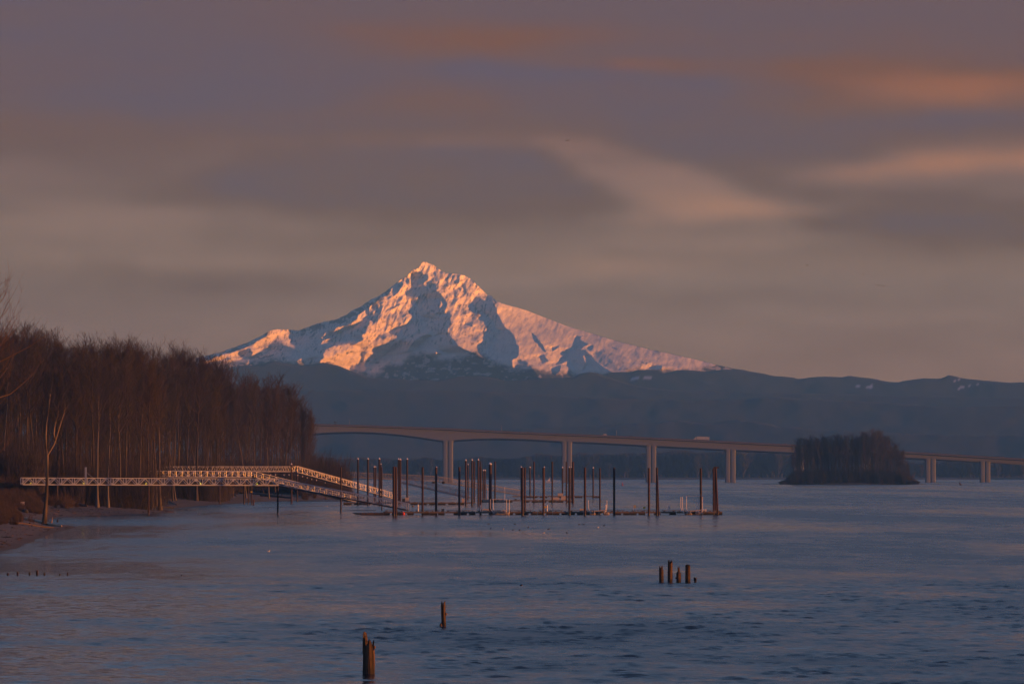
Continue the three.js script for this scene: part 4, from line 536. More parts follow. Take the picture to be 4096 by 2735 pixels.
function walkway(label, [ax, aTop, aBot, aD], [bx, bTop, bBot, bD], panels, style, m, o = {}) {
  const { wide = 1.9, chord = 0.11, web = 0.075, rails = 5, kind = 'walkway', beam = false } = o;
  const A = at(ax, aBot, aD), B = at(bx, bBot, bD), hA = at(ax, aTop, aD).y - A.y, hB = at(bx, bTop, bD).y - B.y, t = thing(kind, label, kind, [A.x, A.y, A.z]);
  const dir = B.clone().sub(A), flat = new THREE.Vector3(-dir.z, 0, dir.x).normalize().multiplyScalar(wide / 2), P = (f, v, s) => dir.clone().multiplyScalar(f).addScaledVector(flat, s).add(new THREE.Vector3(0, lerp(hA, hB, f) * v, 0));
  for (const s of [1, -1]) {
    bar('top_rail', t, m, P(0, 1, s), P(1, 1, s), chord, chord); bar('bottom_chord', t, beam && s > 0 ? rust : m, P(0, 0, s), P(1, 0, s), chord * (beam ? 2 : 1.25), chord);
    for (let k = 0; k <= panels; k++) { if (style !== 'zigzag' || k === 0 || k === panels) rod('post', t, m, P(k / panels, 0.02, s), P(k / panels, 0.98, s), web * 1.25); }
    for (let k = 0; k < panels; k++) {
      const f = k / panels, g = (k + 1) / panels, c = (f + g) / 2;
      if (style === 'peak' || style === 'zigzag') { rod('diagonal_brace', t, m, P(f + 0.002, 0.04, s), P(c, 0.96, s), web); rod('diagonal_brace', t, m, P(c, 0.96, s), P(g - 0.002, 0.04, s), web); }
      else if (style === 'tent') { if (k % 2) rod('diagonal_brace', t, m, P(f, 0.96, s), P(g, 0.04, s), web); else rod('diagonal_brace', t, m, P(f, 0.04, s), P(g, 0.96, s), web); }
      else rod('diagonal_brace', t, m, P(f, 0.96, s), P(g, 0.04, s), web);
    }
    const rg = []; for (let r = 1; r <= rails; r++) rg.push(barGeo(P(0, r / (rails + 1), s), P(1, r / (rails + 1), s), 0.01, 0.01)); if (rg.length) part('guard_cables', mergeGeometries(rg), aluDull, t);
  }
  const dk = bar('walking_deck', t, deckGrey, P(0, 0.07, 0), P(1, 0.07, 0), 0.06, wide - 0.16); dk.userData.label = 'dark grated walking deck';
  return { t, P, A };
}
const bankWalk = walkway('long level dull grey truss walkway running out from the near beach', [85, 1911, 1938, 972], [1108, 1915, 1941, 985], 20, 'peak', aluDull, { web: 0.13, chord: 0.13, rails: 3 });
walkway('nearest sloping gangway from the end of the dull walkway down to the front dock', [1098, 1913, 1940, 986], [1630, 2013, 2040, 982], 12, 'peak', aluDull, { kind: 'gangway', web: 0.08, beam: true });
walkway('level walkway with bright sunlit posts just behind the dull one', [600, 1883, 1906, 1210], [1001, 1885, 1908, 1215], 16, 'tent', alu, { web: 0.085 });
walkway('sunlit gangway sloping from the bright posted walkway to the middle dock', [1008, 1888, 1910, 1216], [1408, 1986, 2007, 1300], 16, 'tent', alu, { kind: 'gangway', web: 0.08 });
walkway('upper level walkway with zigzag bracing in front of the wood', [640, 1866, 1886, 1380], [1172, 1866, 1886, 1390], 27, 'zigzag', alu, { web: 0.07, rails: 2 });
walkway('long bright gangway sloping down from the zigzag walkway', [1184, 1864, 1888, 1391], [1572, 1972, 1994, 1400], 20, 'tent', alu, { kind: 'gangway', web: 0.085, rails: 2 });
walkway('far grey level walkway beyond the bright gangways', [1276, 1883, 1903, 1760], [1752, 1905, 1925, 1770], 22, 'slope', aluFar, { web: 0.09, rails: 5 });
walkway('farthest thin gangway sloping down to the back dock', [1757, 1907, 1927, 1771], [2085, 1962, 1981, 1780], 15, 'slope', aluFar, { kind: 'gangway', web: 0.09, rails: 2 });
walkway('dull meshed gangway descending below the far grey walkway', [1604, 1906, 1930, 1690], [1884, 1972, 1993, 1600], 12, 'slope', aluFar, { kind: 'gangway', web: 0.07, rails: 9 });
// fittings on the long dull walkway
{
  const lampY = mat(0.8, 0.7, 0.1, 0.5, { emissive: new THREE.Color().setRGB(0.55, 0.48, 0.05), emissiveIntensity: 0.5 });
  for (const f of [0.03, 0.235, 0.478, 0.692, 0.915]) { const p = bankWalk.P(f, 0.22, 1), l = part('marker_lamp', new THREE.SphereGeometry(0.075, 10, 8).scale(1.4, 0.8, 1), lampY, bankWalk.t); l.position.copy(p).add(new THREE.Vector3(0, 0, 0.1)); const pl = new THREE.PointLight(new THREE.Color().setRGB(1, 0.85, 0.15), 0.02); pl.position.copy(p).add(new THREE.Vector3(0, 0, 0.25)); pl.castShadow = true; bankWalk.t.add(pl); }
  const boardW = mat(0.62, 0.58, 0.54, 0.7); for (const f of [0.675, 0.82, 0.967]) { const p = bankWalk.P(f, 0.7, 1), b = part('notice_board', unit, boardW, bankWalk.t); b.scale.set(0.44, 0.3, 0.03); b.position.copy(p).add(new THREE.Vector3(0, 0, 0.1)); }
  const g = bankWalk.P(0.242, 0, 1); const mast = part('gate_mast', unit, aluDull, bankWalk.t); mast.scale.set(0.2, 3.0, 0.12); mast.position.set(g.x, 1.5, g.z + 0.06); const p2 = part('gate_mast', unit, alu, bankWalk.t); p2.scale.set(0.08, 3.0, 0.1); p2.position.set(g.x + 0.18, 1.5, g.z + 0.1); bar('gate_stay', bankWalk.t, aluDull, new THREE.Vector3(g.x + 0.2, 2.1, g.z + 0.08), new THREE.Vector3(g.x + 1.3, 1.2, g.z + 0.08), 0.05, 0.05);
}
// ---------------------------------------------------------------- steel piles: column, top row, foot row, width (photo units), distance, cap
const cone = (r) => new THREE.LatheGeometry([[0.001, r * 2.3], [r * 0.45, r * 1.35], [r * 1.08, r * 0.35], [r * 1.1, 0], [0.001, 0]].map((q) => new THREE.Vector2(...q)).reverse(), 14);
const capWhite = mat(0.72, 0.68, 0.66, 0.6);
const ordinals = ['first', 'second', 'third', 'fourth', 'fifth', 'sixth', 'seventh', 'eighth', 'ninth', 'tenth', 'eleventh', 'twelfth', 'thirteenth', 'fourteenth', 'fifteenth', 'sixteenth', 'seventeenth', 'eighteenth', 'nineteenth', 'twentieth', 'twenty-first', 'twenty-second', 'twenty-third'];
const pileGeo = new THREE.CylinderGeometry(1, 1.02, 1, 16, 1).translate(0, 0.5, 0);
function pile(px, top, D, w, cap, label, o = {}) {
  const k = D / F, r = w * k / 2, x = xAt(px, D), yTop = yAt(top, D) - (cap === 'cone' ? r * 2.2 : 0), t = thing('steel_pile', label, 'pile', [x, 0, -D], o.group);
  const c = part('tube', pileGeo, o.red ? rustRed : rust, t); c.scale.set(r, yTop + 2.5, r); c.position.y = -2.5; if (o.lean) t.rotation.z = o.lean;
  const band = part('waterline_stain', pileGeo, wet, t); band.scale.set(r * 1.015, 2.5 + 0.3, r * 1.015); band.position.y = -2.5;
  if (cap === 'cone') { part('cap', cone(r), capWhite, t).position.y = yTop; } else if (cap === 'round') part('cap', new THREE.SphereGeometry(r, 14, 6, 0, 6.29, 0, 1.57), rust, t).position.y = yTop; else { const l = part('rim', new THREE.CylinderGeometry(r * 1.03, r * 1.03, 0.08, 16), rustRed, t); l.position.y = yTop + 0.02; }
  return t;
}
const ROWS = [
  ['supporting the walkways on the left', 'piles under the walkways', [[593, 1942, 976, 6.6, 0, 1], [877, 1909, 1340, 6, 0], [975, 1909, 1330, 6.4, 0], [992, 1909, 1318, 4, 0], [1005, 1886, 1316, 6, 'cone'], [1110, 1942, 988, 7, 0], [1165, 1851, 1352, 6.6, 'cone', 1], [1188, 1890, 1470, 6, 0]]],
  ['along the front dock', 'flat-topped piles of the front dock', [[1363, 1870, 1078, 6.6, 0], [1575, 1867, 962, 11, 0, 1], [1584, 1869, 957, 8.5, 0, 1], [1690, 1870, 978, 8.6, 0], [1744, 1870, 978, 9.5, 0, 1], [1837, 1869, 970, 8.8, 0, 1], [1922, 1870, 978, 8.8, 0], [1961, 1857, 990, 12, 0, 1], [2090, 1871, 962, 10.5, 0], [2100, 1871, 985, 7, 0, 1], [2174, 1872, 976, 8.4, 0, 1], [2278, 1872, 968, 8.8, 0], [2340, 1871, 964, 9.2, 0, 1], [2400, 1874, 990, 6.6, 0], [2457, 1872, 970, 9, 0], [2596, 1873, 968, 9, 0, 1], [2628, 1872, 968, 8.5, 0], [2804, 1874, 980, 9, 0], [2855, 1874, 985, 7, 0, 1]]],
  ['of the middle dock', 'piles of the middle dock', [[1431, 1829, 1305, 7.2, 'cone'], [1471, 1829, 1302, 7.2, 'cone'], [1517, 1829, 1298, 7.2, 'cone'], [1527, 1870, 1110, 4.5, 0], [1594, 1831, 1400, 7, 'cone'], [1601, 1832, 1400, 7, 'cone', 1], [1628, 1830, 1430, 7, 'cone'], [1863, 1835, 1300, 7, 'cone', 1], [1888, 1834, 1298, 7, 'cone'], [1913, 1833, 1292, 7, 'cone', 1], [1922, 1847, 1400, 5.6, 'round']]],
  ['of the back docks', 'piles of the back docks', [[1496, 1862, 1540, 6, 'cone'], [1502, 1863, 1560, 5.4, 'cone'], [1523, 1852, 1650, 5.2, 'cone'], [1746, 1864, 1700, 5.4, 'cone'], [1872, 1853, 1600, 5.6, 'cone'], [1897, 1847, 1430, 6.6, 'round'], [1980, 1848, 1560, 6.4, 'round'], [2085, 1864, 1600, 6, 'cone'], [2120, 1864, 1800, 5.8, 'cone'], [2136, 1848, 1440, 6.4, 'round', 1], [2177, 1864, 1640, 5.4, 'cone'], [2209, 1848, 1400, 6.6, 'round'], [2250, 1865, 1800, 6, 'cone'], [2266, 1848, 1390, 6.4, 'round'], [2277, 1865, 1640, 5, 'cone'], [2286, 1865, 1640, 4.6, 'cone'], [2292, 1848, 1390, 9, 0, 1], [2373, 1866, 1660, 6, 'cone'], [1933, 1876, 1620, 6.2, 'cone'], [1940, 1876, 1625, 6.2, 'cone']]],
];
for (const [where, group, list] of ROWS) {
  const kinds = (p) => (p[4] === 'cone' ? 'white-capped' : p[4] === 'round' ? 'round-topped' : 'flat-topped'), seen = {}, total = {}; for (const p of list) total[kinds(p)] = (total[kinds(p)] ?? 0) + 1;
  for (const p of list) { const k = kinds(p), n = seen[k] = (seen[k] ?? 0) + 1; pile(p[0], p[1], p[2], p[3], p[4], total[k] === 1 ? `the only ${k} steel pile ${where}` : `${k} rusty steel pile ${where}, ${ordinals[n - 1]} from the left`, { group, red: p[5] }); }
}
pile(2636, 1900, 962, 5.5, 0, 'raking steel pile propping the flat-topped pile in the right half of the front dock', { lean: 0.035 });
pile(2863, 1871, 982, 9, 0, 'upright thick pile of the three-pile cluster at the right end of the front dock', { red: 1 });
pile(2872, 1870, 975, 8, 0, 'raking pile leaning in at the right end of the front dock cluster', { lean: 0.045, red: 1 });
{ const t = thing('pile_cap_beam', 'short rusty cap on top of the pile cluster at the dock end', 'beam', [xAt(2866, 978), yAt(1871, 978), -978]); box('cap_plate', t, rust, 0.85, 0.22, 0.5, 0, 0.02, 0); box('cap_lip', t, rustRed, 0.9, 0.06, 0.54, 0, 0.15, 0); }
// gulls' nest of white spikes on the thick pile
{ const D = 990, t = thing('canvas_cap', 'lumpy pale cover on top of the thick reddish pile in the front dock', 'cover', [xAt(1961, D), yAt(1857, D), -D]); const g = new THREE.SphereGeometry(0.27, 14, 8, 0, 6.29, 0, 1.6); const p = g.attributes.position; for (let i = 0; i < p.count; i++) p.setY(i, p.getY(i) * (1 + 0.3 * vnoise(p.getX(i) * 9, p.getZ(i) * 9, 3)) + (p.getX(i) < 0 ? 0.05 : -0.03)); g.computeVertexNormals(); part('cover', g, capWhite, t); part('band', new THREE.CylinderGeometry(0.275, 0.275, 0.09, 14), capWhite, t); }
// ---------------------------------------------------------------- floating docks
const plank = [mat(0.15, 0.12, 0.10, 0.95), mat(0.12, 0.10, 0.085, 0.95), mat(0.18, 0.14, 0.115, 0.95)], tarp = mat(0.05, 0.06, 0.075, 0.6), tubGrey = mat(0.34, 0.27, 0.22, 0.75), tubPale = mat(0.5, 0.4, 0.32, 0.7), blackFloat = mat(0.022, 0.022, 0.024, 0.8);
function dock(label, px0, px1, D, wide, o = {}) {
  const { sec = 62, high = 0.55, rail = true, seed = 1, tubs = true } = o, R = rng(seed), x0 = xAt(px0, D), x1 = xAt(px1, D), L = x1 - x0, t = thing('floating_dock', label, 'dock', [x0, 0, -D], 'floating docks'), n = Math.max(1, Math.round((px1 - px0) / sec)), w = L / n;
  for (let i = 0; i < n; i++) {
    const c = (i + 0.5) * w; box('deck_section', t, plank[Math.floor(R() * 3)], w - 0.06, 0.09, wide, c, high, 0); box('fascia', t, plank[(i + 1) % 2], w - 0.1, 0.22, 0.06, c, high - 0.14, wide / 2 - 0.02);
    if (tubs) for (const q of [-0.28, 0.28]) { if (R() < 0.85) box('float_tub', t, blackFloat, w * 0.42, 0.42 + 0.35, wide * 0.8, c + q * w, high - 0.32 - 0.2, 0); }
    for (const s of [-1, 1]) box('cleat', t, rust, 0.25, 0.1, 0.08, c + s * w * 0.3, high + 0.09, wide / 2 - 0.2);
    if (rail && i % 2 === 0) { const rl = box('bull_rail', t, plank[1], w * 1.6, 0.1, 0.12, c + w * 0.4, high + 0.21, -wide / 2 + 0.1); for (const s of [-0.5, 0, 0.5]) box('rail_block', t, plank[1], 0.14, 0.13, 0.12, c + w * 0.4 + s * w * 1.3, high + 0.105, -wide / 2 + 0.1); }
  }
  return t;
}
dock('long dark front dock floating among the flat-topped piles', 1532, 2890, 978, 2.6, { seed: 4 });
dock('low plank float extending left from the front dock', 1452, 1530, 976, 1.4, { seed: 5, high: 0.32, rail: false, sec: 26 });
dock('middle dock below the sunlit gangways', 1373, 1900, 1306, 2.2, { seed: 6, sec: 75, rail: false });
dock('rusty brown dock behind the middle of the front dock', 2020, 2292, 1420, 2.2, { seed: 7, sec: 68, rail: false });
dock('short dock left of the rusty brown dock, cluttered with gear', 1918, 2016, 1424, 2.6, { seed: 8, sec: 33, rail: false });
dock('farthest low dark dock at the back on the right', 2050, 2400, 1690, 2.0, { seed: 9, sec: 70, rail: false });
{ // log boom at the left end, half awash
  const D = 975, w = new Wood(), V = (px, py) => { const p = at(px, py, D); return new THREE.Vector3(p.x, p.y, p.z); }, a = V(1412, 2053), g = (px, py) => V(px, py).sub(a); w.limb([g(1410, 2052.5), g(1420, 2053.5), g(1450, 2055), g(1536, 2055)], [0.04, 0.14, 0.2, 0.22], 10); const t = thing('boom_log', 'long tapering boom log afloat at the left end of the front dock', 'log', [a.x, a.y, a.z]); part('log', w.build(), mat(0.11, 0.07, 0.05, 0.9), t); for (const px of [1446, 1466, 1500]) { const p = g(px, 2055); part('chain_band', new THREE.TorusGeometry(0.22, 0.03, 6, 14).rotateY(Math.PI / 2).translate(p.x, p.y, p.z), wet, t); }
  const w2 = new Wood(), a2 = at(1374, 2041.5, 1090); w2.limb([new THREE.Vector3(0, 0, 0), new THREE.Vector3(3, 0.02, 0.1), new THREE.Vector3(6.2, 0, 0)], [0.05, 0.09, 0.1], 8); single('floating_pole', w2.build(), wet, 'thin dark pole floating behind the boom log', 'pole', [a2.x, 0.02, a2.z]);
  const w3 = new Wood(), a3 = at(1290, 2003, 1480); w3.limb([new THREE.Vector3(-7, 0, 0), new THREE.Vector3(0, 0, 0.2), new THREE.Vector3(7, 0, 0)], [0.12, 0.14, 0.1], 8); single('floating_pole', w3.build(), wet, 'long dark pole floating under the gangways near the shore', 'pole', [a3.x, 0.05, a3.z]);
}
const DK = 978, deckTop = 0.6;
function onDock(px, D = DK, z = 0) { return [xAt(px, D), deckTop, -D + z]; }
const orangeRed = mat(0.75, 0.05, 0.02, 0.45);
{ const t = thing('buoy', 'bright orange-red ball buoy hanging at the left part of the front dock', 'buoy', [xAt(1614, DK), 0.0, -DK + 1.55]); part('ball', new THREE.SphereGeometry(0.27, 20, 14).translate(0, 0.2, 0), orangeRed, t); part('neck', new THREE.CylinderGeometry(0.05, 0.07, 0.12, 10).translate(0, 0.51, 0), orangeRed, t); }
const pedestalSpots = [[1672, 1.12, 'near the orange ball buoy'], [1922, 1.0, 'left of the first pale dock box'], [2188, 1.0, 'right of the two tall white posts'], [2423, 1.1, 'beside the second boat lift'], [2677, 0.95, 'left of the canopy frame']];
for (const [px, h, w] of pedestalSpots) { const t = thing('power_pedestal', `slim white pedestal on the front dock ${w}`, 'pedestal', onDock(px, DK, 0.6), 'power pedestals'); const p = part('post', new THREE.CylinderGeometry(0.11, 0.13, h, 10).translate(0, h / 2, 0), capWhite, t); part('head', new THREE.SphereGeometry(0.14, 10, 8).scale(1, 0.8, 1).translate(0, h, 0), capWhite, t); box('socket_panel', t, aluDull, 0.14, 0.22, 0.03, 0, h * 0.6, 0.13); }
const yellow = mat(0.62, 0.42, 0.03, 0.6);
for (const [px, py, m, l] of [[2577, 2030, yellow, 'small yellow sign on a thin post in the right half of the front dock'], [1651, 2025, mat(0.45, 0.24, 0.1, 0.7), 'small orange-brown sign on a thin post beside a power pedestal'], [2183, 2028, yellow, 'small yellow tag sign left of a power pedestal']]) { const y = yAt(py, DK) - deckTop, t = thing('dock_sign', l, 'sign', onDock(px, DK, 0.2)); box('post', t, rust, 0.05, y, 0.05, 0, y / 2, 0); box('board', t, m, 0.42, 0.28, 0.03, 0, y, 0.045); }
{ const y = yAt(2034, DK) - deckTop, t = thing('notice_stand', 'pale notice board on two splayed legs on the front dock', 'sign', onDock(2539, DK, 0.2)); box('board', t, mat(0.4, 0.33, 0.2, 0.7), 0.42, 0.5, 0.05, 0, y + 0.35, 0); for (const s of [-1, 1]) for (const q of [-1, 1]) bar('leg', t, aluDull, new THREE.Vector3(s * 0.26, 0, q * 0.2), new THREE.Vector3(s * 0.15, y + 0.2, q * 0.04), 0.04, 0.04); }
for (const [px, D, w, h, z, l, m] of [[1771, DK, 0.52, 0.5, 0.2, 'small wooden box with a dark mark on the front dock', mat(0.3, 0.2, 0.14, 0.85)], [1943, DK, 0.98, 0.46, 0.3, 'pale dock box left of the first boat lift', tubPale], [2328, DK, 0.8, 0.5, 0.3, 'pale dock box beside the pile right of centre', tubPale], [2242, 1690, 1.6, 0.8, 0, 'pale locker on the farthest dock', tubPale], [2220, 1420, 2.1, 0.7, 0.3, 'wide pale locker on the rusty brown dock', tubPale], [2255, 1420, 1.3, 1.0, 0.4, 'pale covered bin at the right end of the rusty brown dock', tubPale], [1852, 1306, 0.6, 0.85, 0.3, 'pale box on the right end of the middle dock', tubPale], [1628, 1430, 0.9, 1.15, 0, 'pale cabinet at the foot of a white-capped pile', tubPale], [1614, 1428, 0.7, 0.9, 0, 'dark outboard gear beside the pale cabinet', blackFloat], [2062, 1420, 0.5, 0.3, 0.3, 'small dark drum on the rusty brown dock', blackFloat]]) {
  const base = D === 1428 || D === 1430 ? 0.0 : deckTop - 0.01, t = thing('dock_box', l, 'box', [xAt(px, D), base, -D + z]); box('body', t, m, w, h * 0.78, 0.6, 0, h * 0.39, 0); box('lid', t, m, w * 1.06, h * 0.2, 0.66, 0, h * 0.885, 0); if (px === 1771) { const k = box('mark', t, wet, 0.1, 0.2, 0.02, 0.02, h * 0.4, 0.31); k.rotation.z = 0.6; }
}
dock('small raft carrying a pale cabinet beyond the middle dock', 1605, 1640, 1430, 1.6, { seed: 15, sec: 18, rail: false, high: 0.0, tubs: false });
// boat lifts: pale tanks, bunks and tall white guide posts
function lift(label, px, D, tanks, posts, o = {}) {
  const t = thing('boat_lift', label, 'boat lift', [xAt(px, D), 0, -D + (o.z ?? 2.1)]), k = D / F;
  for (const [a, b] of tanks) { const L = (b - a) * k, g = new THREE.CapsuleGeometry(0.26, Math.max(0.1, L - 0.5), 6, 14).rotateZ(Math.PI / 2); const c = part('float_tank', g, tubGrey, t); c.position.set(((a + b) / 2 - px) * k, 0.22, 0); for (let x = -L / 2 + 0.5; x < L / 2; x += 0.9) part('tank_band', new THREE.TorusGeometry(0.265, 0.025, 6, 16).rotateY(Math.PI / 2), wet, t).position.set(c.position.x + x, 0.22, 0); }
  const ax = (tanks[0][0] - px) * k, bx = (tanks[tanks.length - 1][1] - px) * k;
  for (const z of [-0.5, 0.4]) { const bk = bar('bunk', t, tubPale, new THREE.Vector3(ax + 0.4, 0.62, z), new THREE.Vector3(bx - 0.4, 0.86, z), 0.14, 0.2); }
  for (const f of [0.25, 0.75]) box('bunk_frame', t, aluDull, 0.1, 0.5, 1.2, lerp(ax, bx, f), 0.5, -0.05);
  for (const [pp, top, foot] of posts) { const x = (pp - px) * k, f = (foot - px) * k, yt = yAt(top, D), w = new Wood(), V = (a, b) => new THREE.Vector3(a, b, -0.1); w.limb(foot === pp ? [V(x, 0.3), V(x, yt)] : [V(f, 0.35), V(x + (f - x) * 0.15, 1.0), V(x, 1.3), V(x, yt)], foot === pp ? [0.055, 0.05] : [0.045, 0.045, 0.055, 0.05], 8); part('guide_post', w.build(), capWhite, t); }
  if (o.canopy) { const y = yAt(1984, D); for (const z of [-0.9, 0.9]) bar('canopy_rail', t, aluDull, new THREE.Vector3(ax, y, z * 0.3), new THREE.Vector3(bx, y, z * 0.3), 0.03, 0.03); for (let i = 0; i < 7; i++) { const x = lerp(ax, bx, i / 6); bar('canopy_rib', t, aluDull, new THREE.Vector3(x, y, -0.27), new THREE.Vector3(x + 0.1, y + 0.12 + (i % 3) * 0.12, 0), 0.025, 0.025); } }
  return t;
}
lift('first boat lift from the left with two bent white posts, before the thick pile', 2003, DK, [[1970, 2038]], [[1961, 1996, 1974], [1973, 1997, 1982], [2026, 1997, 2026], [2037, 1998, 2037]]);
lift('second boat lift with one bent white post right of the dock box', 2397, DK, [[2357, 2382], [2412, 2437]], [[2353, 2000, 2364], [2427, 2000, 2418]]);
lift('third boat lift with six white posts and a thin canopy frame', 2770, DK, [[2742, 2768], [2780, 2812]], [[2722, 1986, 2734], [2729, 1986, 2736], [2745, 1985, 2752], [2784, 1985, 2784], [2793, 1985, 2793], [2809, 1986, 2806]], { canopy: true });
lift('back boat lift with tall white posts on the dock behind', 1990, 1424, [[1930, 1975], [1984, 2022]], [[1951, 1950, 1951], [2019, 1948, 2019]], { z: 1.8 });
for (const [px, y, l] of [[2808, 2043, 'small white mooring post, first of three by the canopy frame'], [2815, 2044, 'small white mooring post, second of three by the canopy frame'], [2823, 2044, 'small white mooring post, third of three by the canopy frame']]) { const t = thing('mooring_post', l, 'post', onDock(px, DK, 0.9)); part('post', new THREE.CylinderGeometry(0.06, 0.1, 0.34, 8).translate(0, 0.17, 0), capWhite, t); part('knob', new THREE.SphereGeometry(0.085, 8, 6).translate(0, 0.36, 0), capWhite, t); }
for (const [px, l] of [[1733, 'left black tub hanging under the farthest walkway'], [1773, 'right black tub hanging under the farthest gangway']]) { const p = at(px, 1930, 1765), t = thing('hanging_tub', l, 'tub', [p.x, p.y - 0.35, p.z]); const sh = new THREE.CylinderGeometry(0.68, 0.56, 0.75, 4, 1).rotateY(Math.PI / 4).scale(1.0, 1, 0.6).translate(0, 0.3, 0); part('tub', sh, blackFloat, t); for (const s of [-0.4, 0.4]) box('hanger', t, aluDull, 0.04, 0.6, 0.04, s, 0.85, 0); }
// white insulator-like lamps in a row under the zigzag walkway
for (const [i, [px, py]] of [[1081, 1899], [1101, 1899], [1135, 1900], [1155, 1899], [1190, 1901], [1209, 1906], [1228, 1911], [1246, 1917], [1265, 1921], [1300, 1931]].entries()) { const p = at(px, py, 1440), t = thing('white_float', `small white bell on the sagging line behind the gangways, ${ordinals[i]} from the left`, 'float', [p.x, p.y, p.z], 'white bells on the sagging line'); part('bell', new THREE.LatheGeometry([[0.001, 0.22], [0.05, 0.18], [0.1, 0.02], [0.12, -0.1], [0.001, -0.12]].map((q) => new THREE.Vector2(...q)).reverse(), 10), capWhite, t); part('hook', new THREE.TorusGeometry(0.04, 0.012, 5, 10).translate(0, 0.25, 0), galv, t); }
{ const w = new Wood(), a = at(1040, 1896, 1440), pts = [[1040, 1896], [1081, 1897.5], [1101, 1897.5], [1135, 1898.5], [1155, 1897.5], [1190, 1899], [1209, 1904], [1228, 1909], [1246, 1915], [1265, 1919], [1300, 1929], [1340, 1940], [1420, 1962]].map((q) => at(...q, 1440).sub(a)); w.limb(pts, pts.map(() => 0.014), 5); single('sagging_line', w.build(), galv, 'thin sagging line strung with white bells behind the gangways', 'line', [a.x, a.y, a.z]); }
// ---------------------------------------------------------------- weathered wooden pilings in the river
const woodMat = new THREE.MeshStandardMaterial({ vertexColors: true, roughness: 0.9 });
function piling(label, px, D, base, H, r, seed, o = {}) {
  const { spike = 0.35, wall = 0.55, spire = 0, taper = 0.06 } = o, N = 64, M = 46, R = rng(seed), pos = [], idx = [], col = [], t = thing('wooden_piling', label, 'piling', [xAt(px, D), 0, -D], o.group);
  const top = []; for (let j = 0; j < N; j++) { const a = j / N, n = fbm(Math.cos(a * 6.283) * 2.2 + seed, Math.sin(a * 6.283) * 2.2, 2, seed), q = vnoise(j * 0.42, seed, 3); top.push(H * (1 - (o.tilt ?? 0) * (0.5 + 0.5 * Math.cos(a * 6.283 - 0.3)) - spike * clamp(0.4 + 0.9 * n + 0.45 * q) - (o.notch && Math.cos(a * 6.283 - o.notch[0]) > o.notch[1] ? o.notch[2] : 0))); }
  const peak = Math.max(...top); for (let j = 0; j < N; j++) top[j] *= H / peak;
  const groove = (a, y) => 1 + 0.10 * fbm(Math.cos(a) * 4 + 3, Math.sin(a) * 4 + y * 0.35, 3, seed + 2) + 0.09 * vnoise(a * 9, y * 0.8, seed + 4) * 1 + 0.04 * vnoise(a * 24, y * 2, seed + 5);
  const put = (x, y, z, c) => { pos.push(x, y, z); col.push(...c); };
  const tone = (a, y, f) => { const n = fbm(a * 5, y * 1.2, 3, seed + 7), g = vnoise(a * 22, y * 1.5, seed + 8), wetBand = smooth(0.34, 0.16, y + 0.12 * n); const c = n > 0.02 ? [0.125, 0.07, 0.04] : [0.05, 0.033, 0.024]; const s = (0.8 + 0.35 * g); return c.map((q, i) => lerp(q * s, [0.03, 0.024, 0.02][i], wetBand)); };
  for (let i = 0; i <= M; i++) for (let j = 0; j < N; j++) { const a = j / N * 6.283, f = i / M, y = lerp(-1.6, top[j], f), w = r * groove(a, y) * (1 - taper * f) * (spire && y > H * spire ? 0.5 : 1); put(Math.cos(a) * w, y, Math.sin(a) * w, tone(a, y, f)); }
  for (let i = 0; i < 4; i++) for (let j = 0; j < N; j++) { const a = j / N * 6.283, f = (i + 1) / 4, y = top[j] - H * 0.30 * Math.pow(f, 0.7) * (0.6 + 0.6 * R()), w = r * (1 - wall * (0.25 + 0.75 * f)) * (spire ? 0.5 : 1); put(Math.cos(a) * w, y, Math.sin(a) * w, [0.07, 0.045, 0.03]); }
  put(0, H * 0.5, 0, [0.05, 0.035, 0.025]);
  for (let i = 0; i < M + 4; i++) for (let j = 0; j < N; j++) { const o1 = i * N + j, p = i * N + (j + 1) % N; idx.push(o1, o1 + N, p, p, o1 + N, p + N); }
  const last = (M + 4) * N; for (let j = 0; j < N; j++) idx.push(last + j, last + N, last + (j + 1) % N);
  const g = new THREE.BufferGeometry(); g.setAttribute('position', new THREE.Float32BufferAttribute(pos, 3)); g.setAttribute('color', new THREE.Float32BufferAttribute(col, 3)); g.setIndex(idx); g.computeVertexNormals();
  part('shaft', g, woodMat, t); if (o.lean) t.rotation.z = o.lean;
  for (const [dx, dy, hh, w] of o.slivers ?? []) { const sl = new Wood(); sl.limb([new THREE.Vector3(dx, dy, 0.02), new THREE.Vector3(dx, dy + hh * 0.6, 0.02), new THREE.Vector3(dx - 0.01, dy + hh, 0.02)], [w, w * 0.8, w * 0.15], 6); const sg = sl.build(); colour(sg, () => [0.11, 0.075, 0.05]); part('splinter', sg, woodMat, t); }
  for (const [dx, dy, w] of o.knots ?? []) { const kg = new THREE.IcosahedronGeometry(w, 2).scale(1, 1.3, 0.9); colour(kg, () => [0.15, 0.085, 0.05]); part('knot', kg, woodMat, t).position.set(dx, dy, 0.03); }
  return t;
}
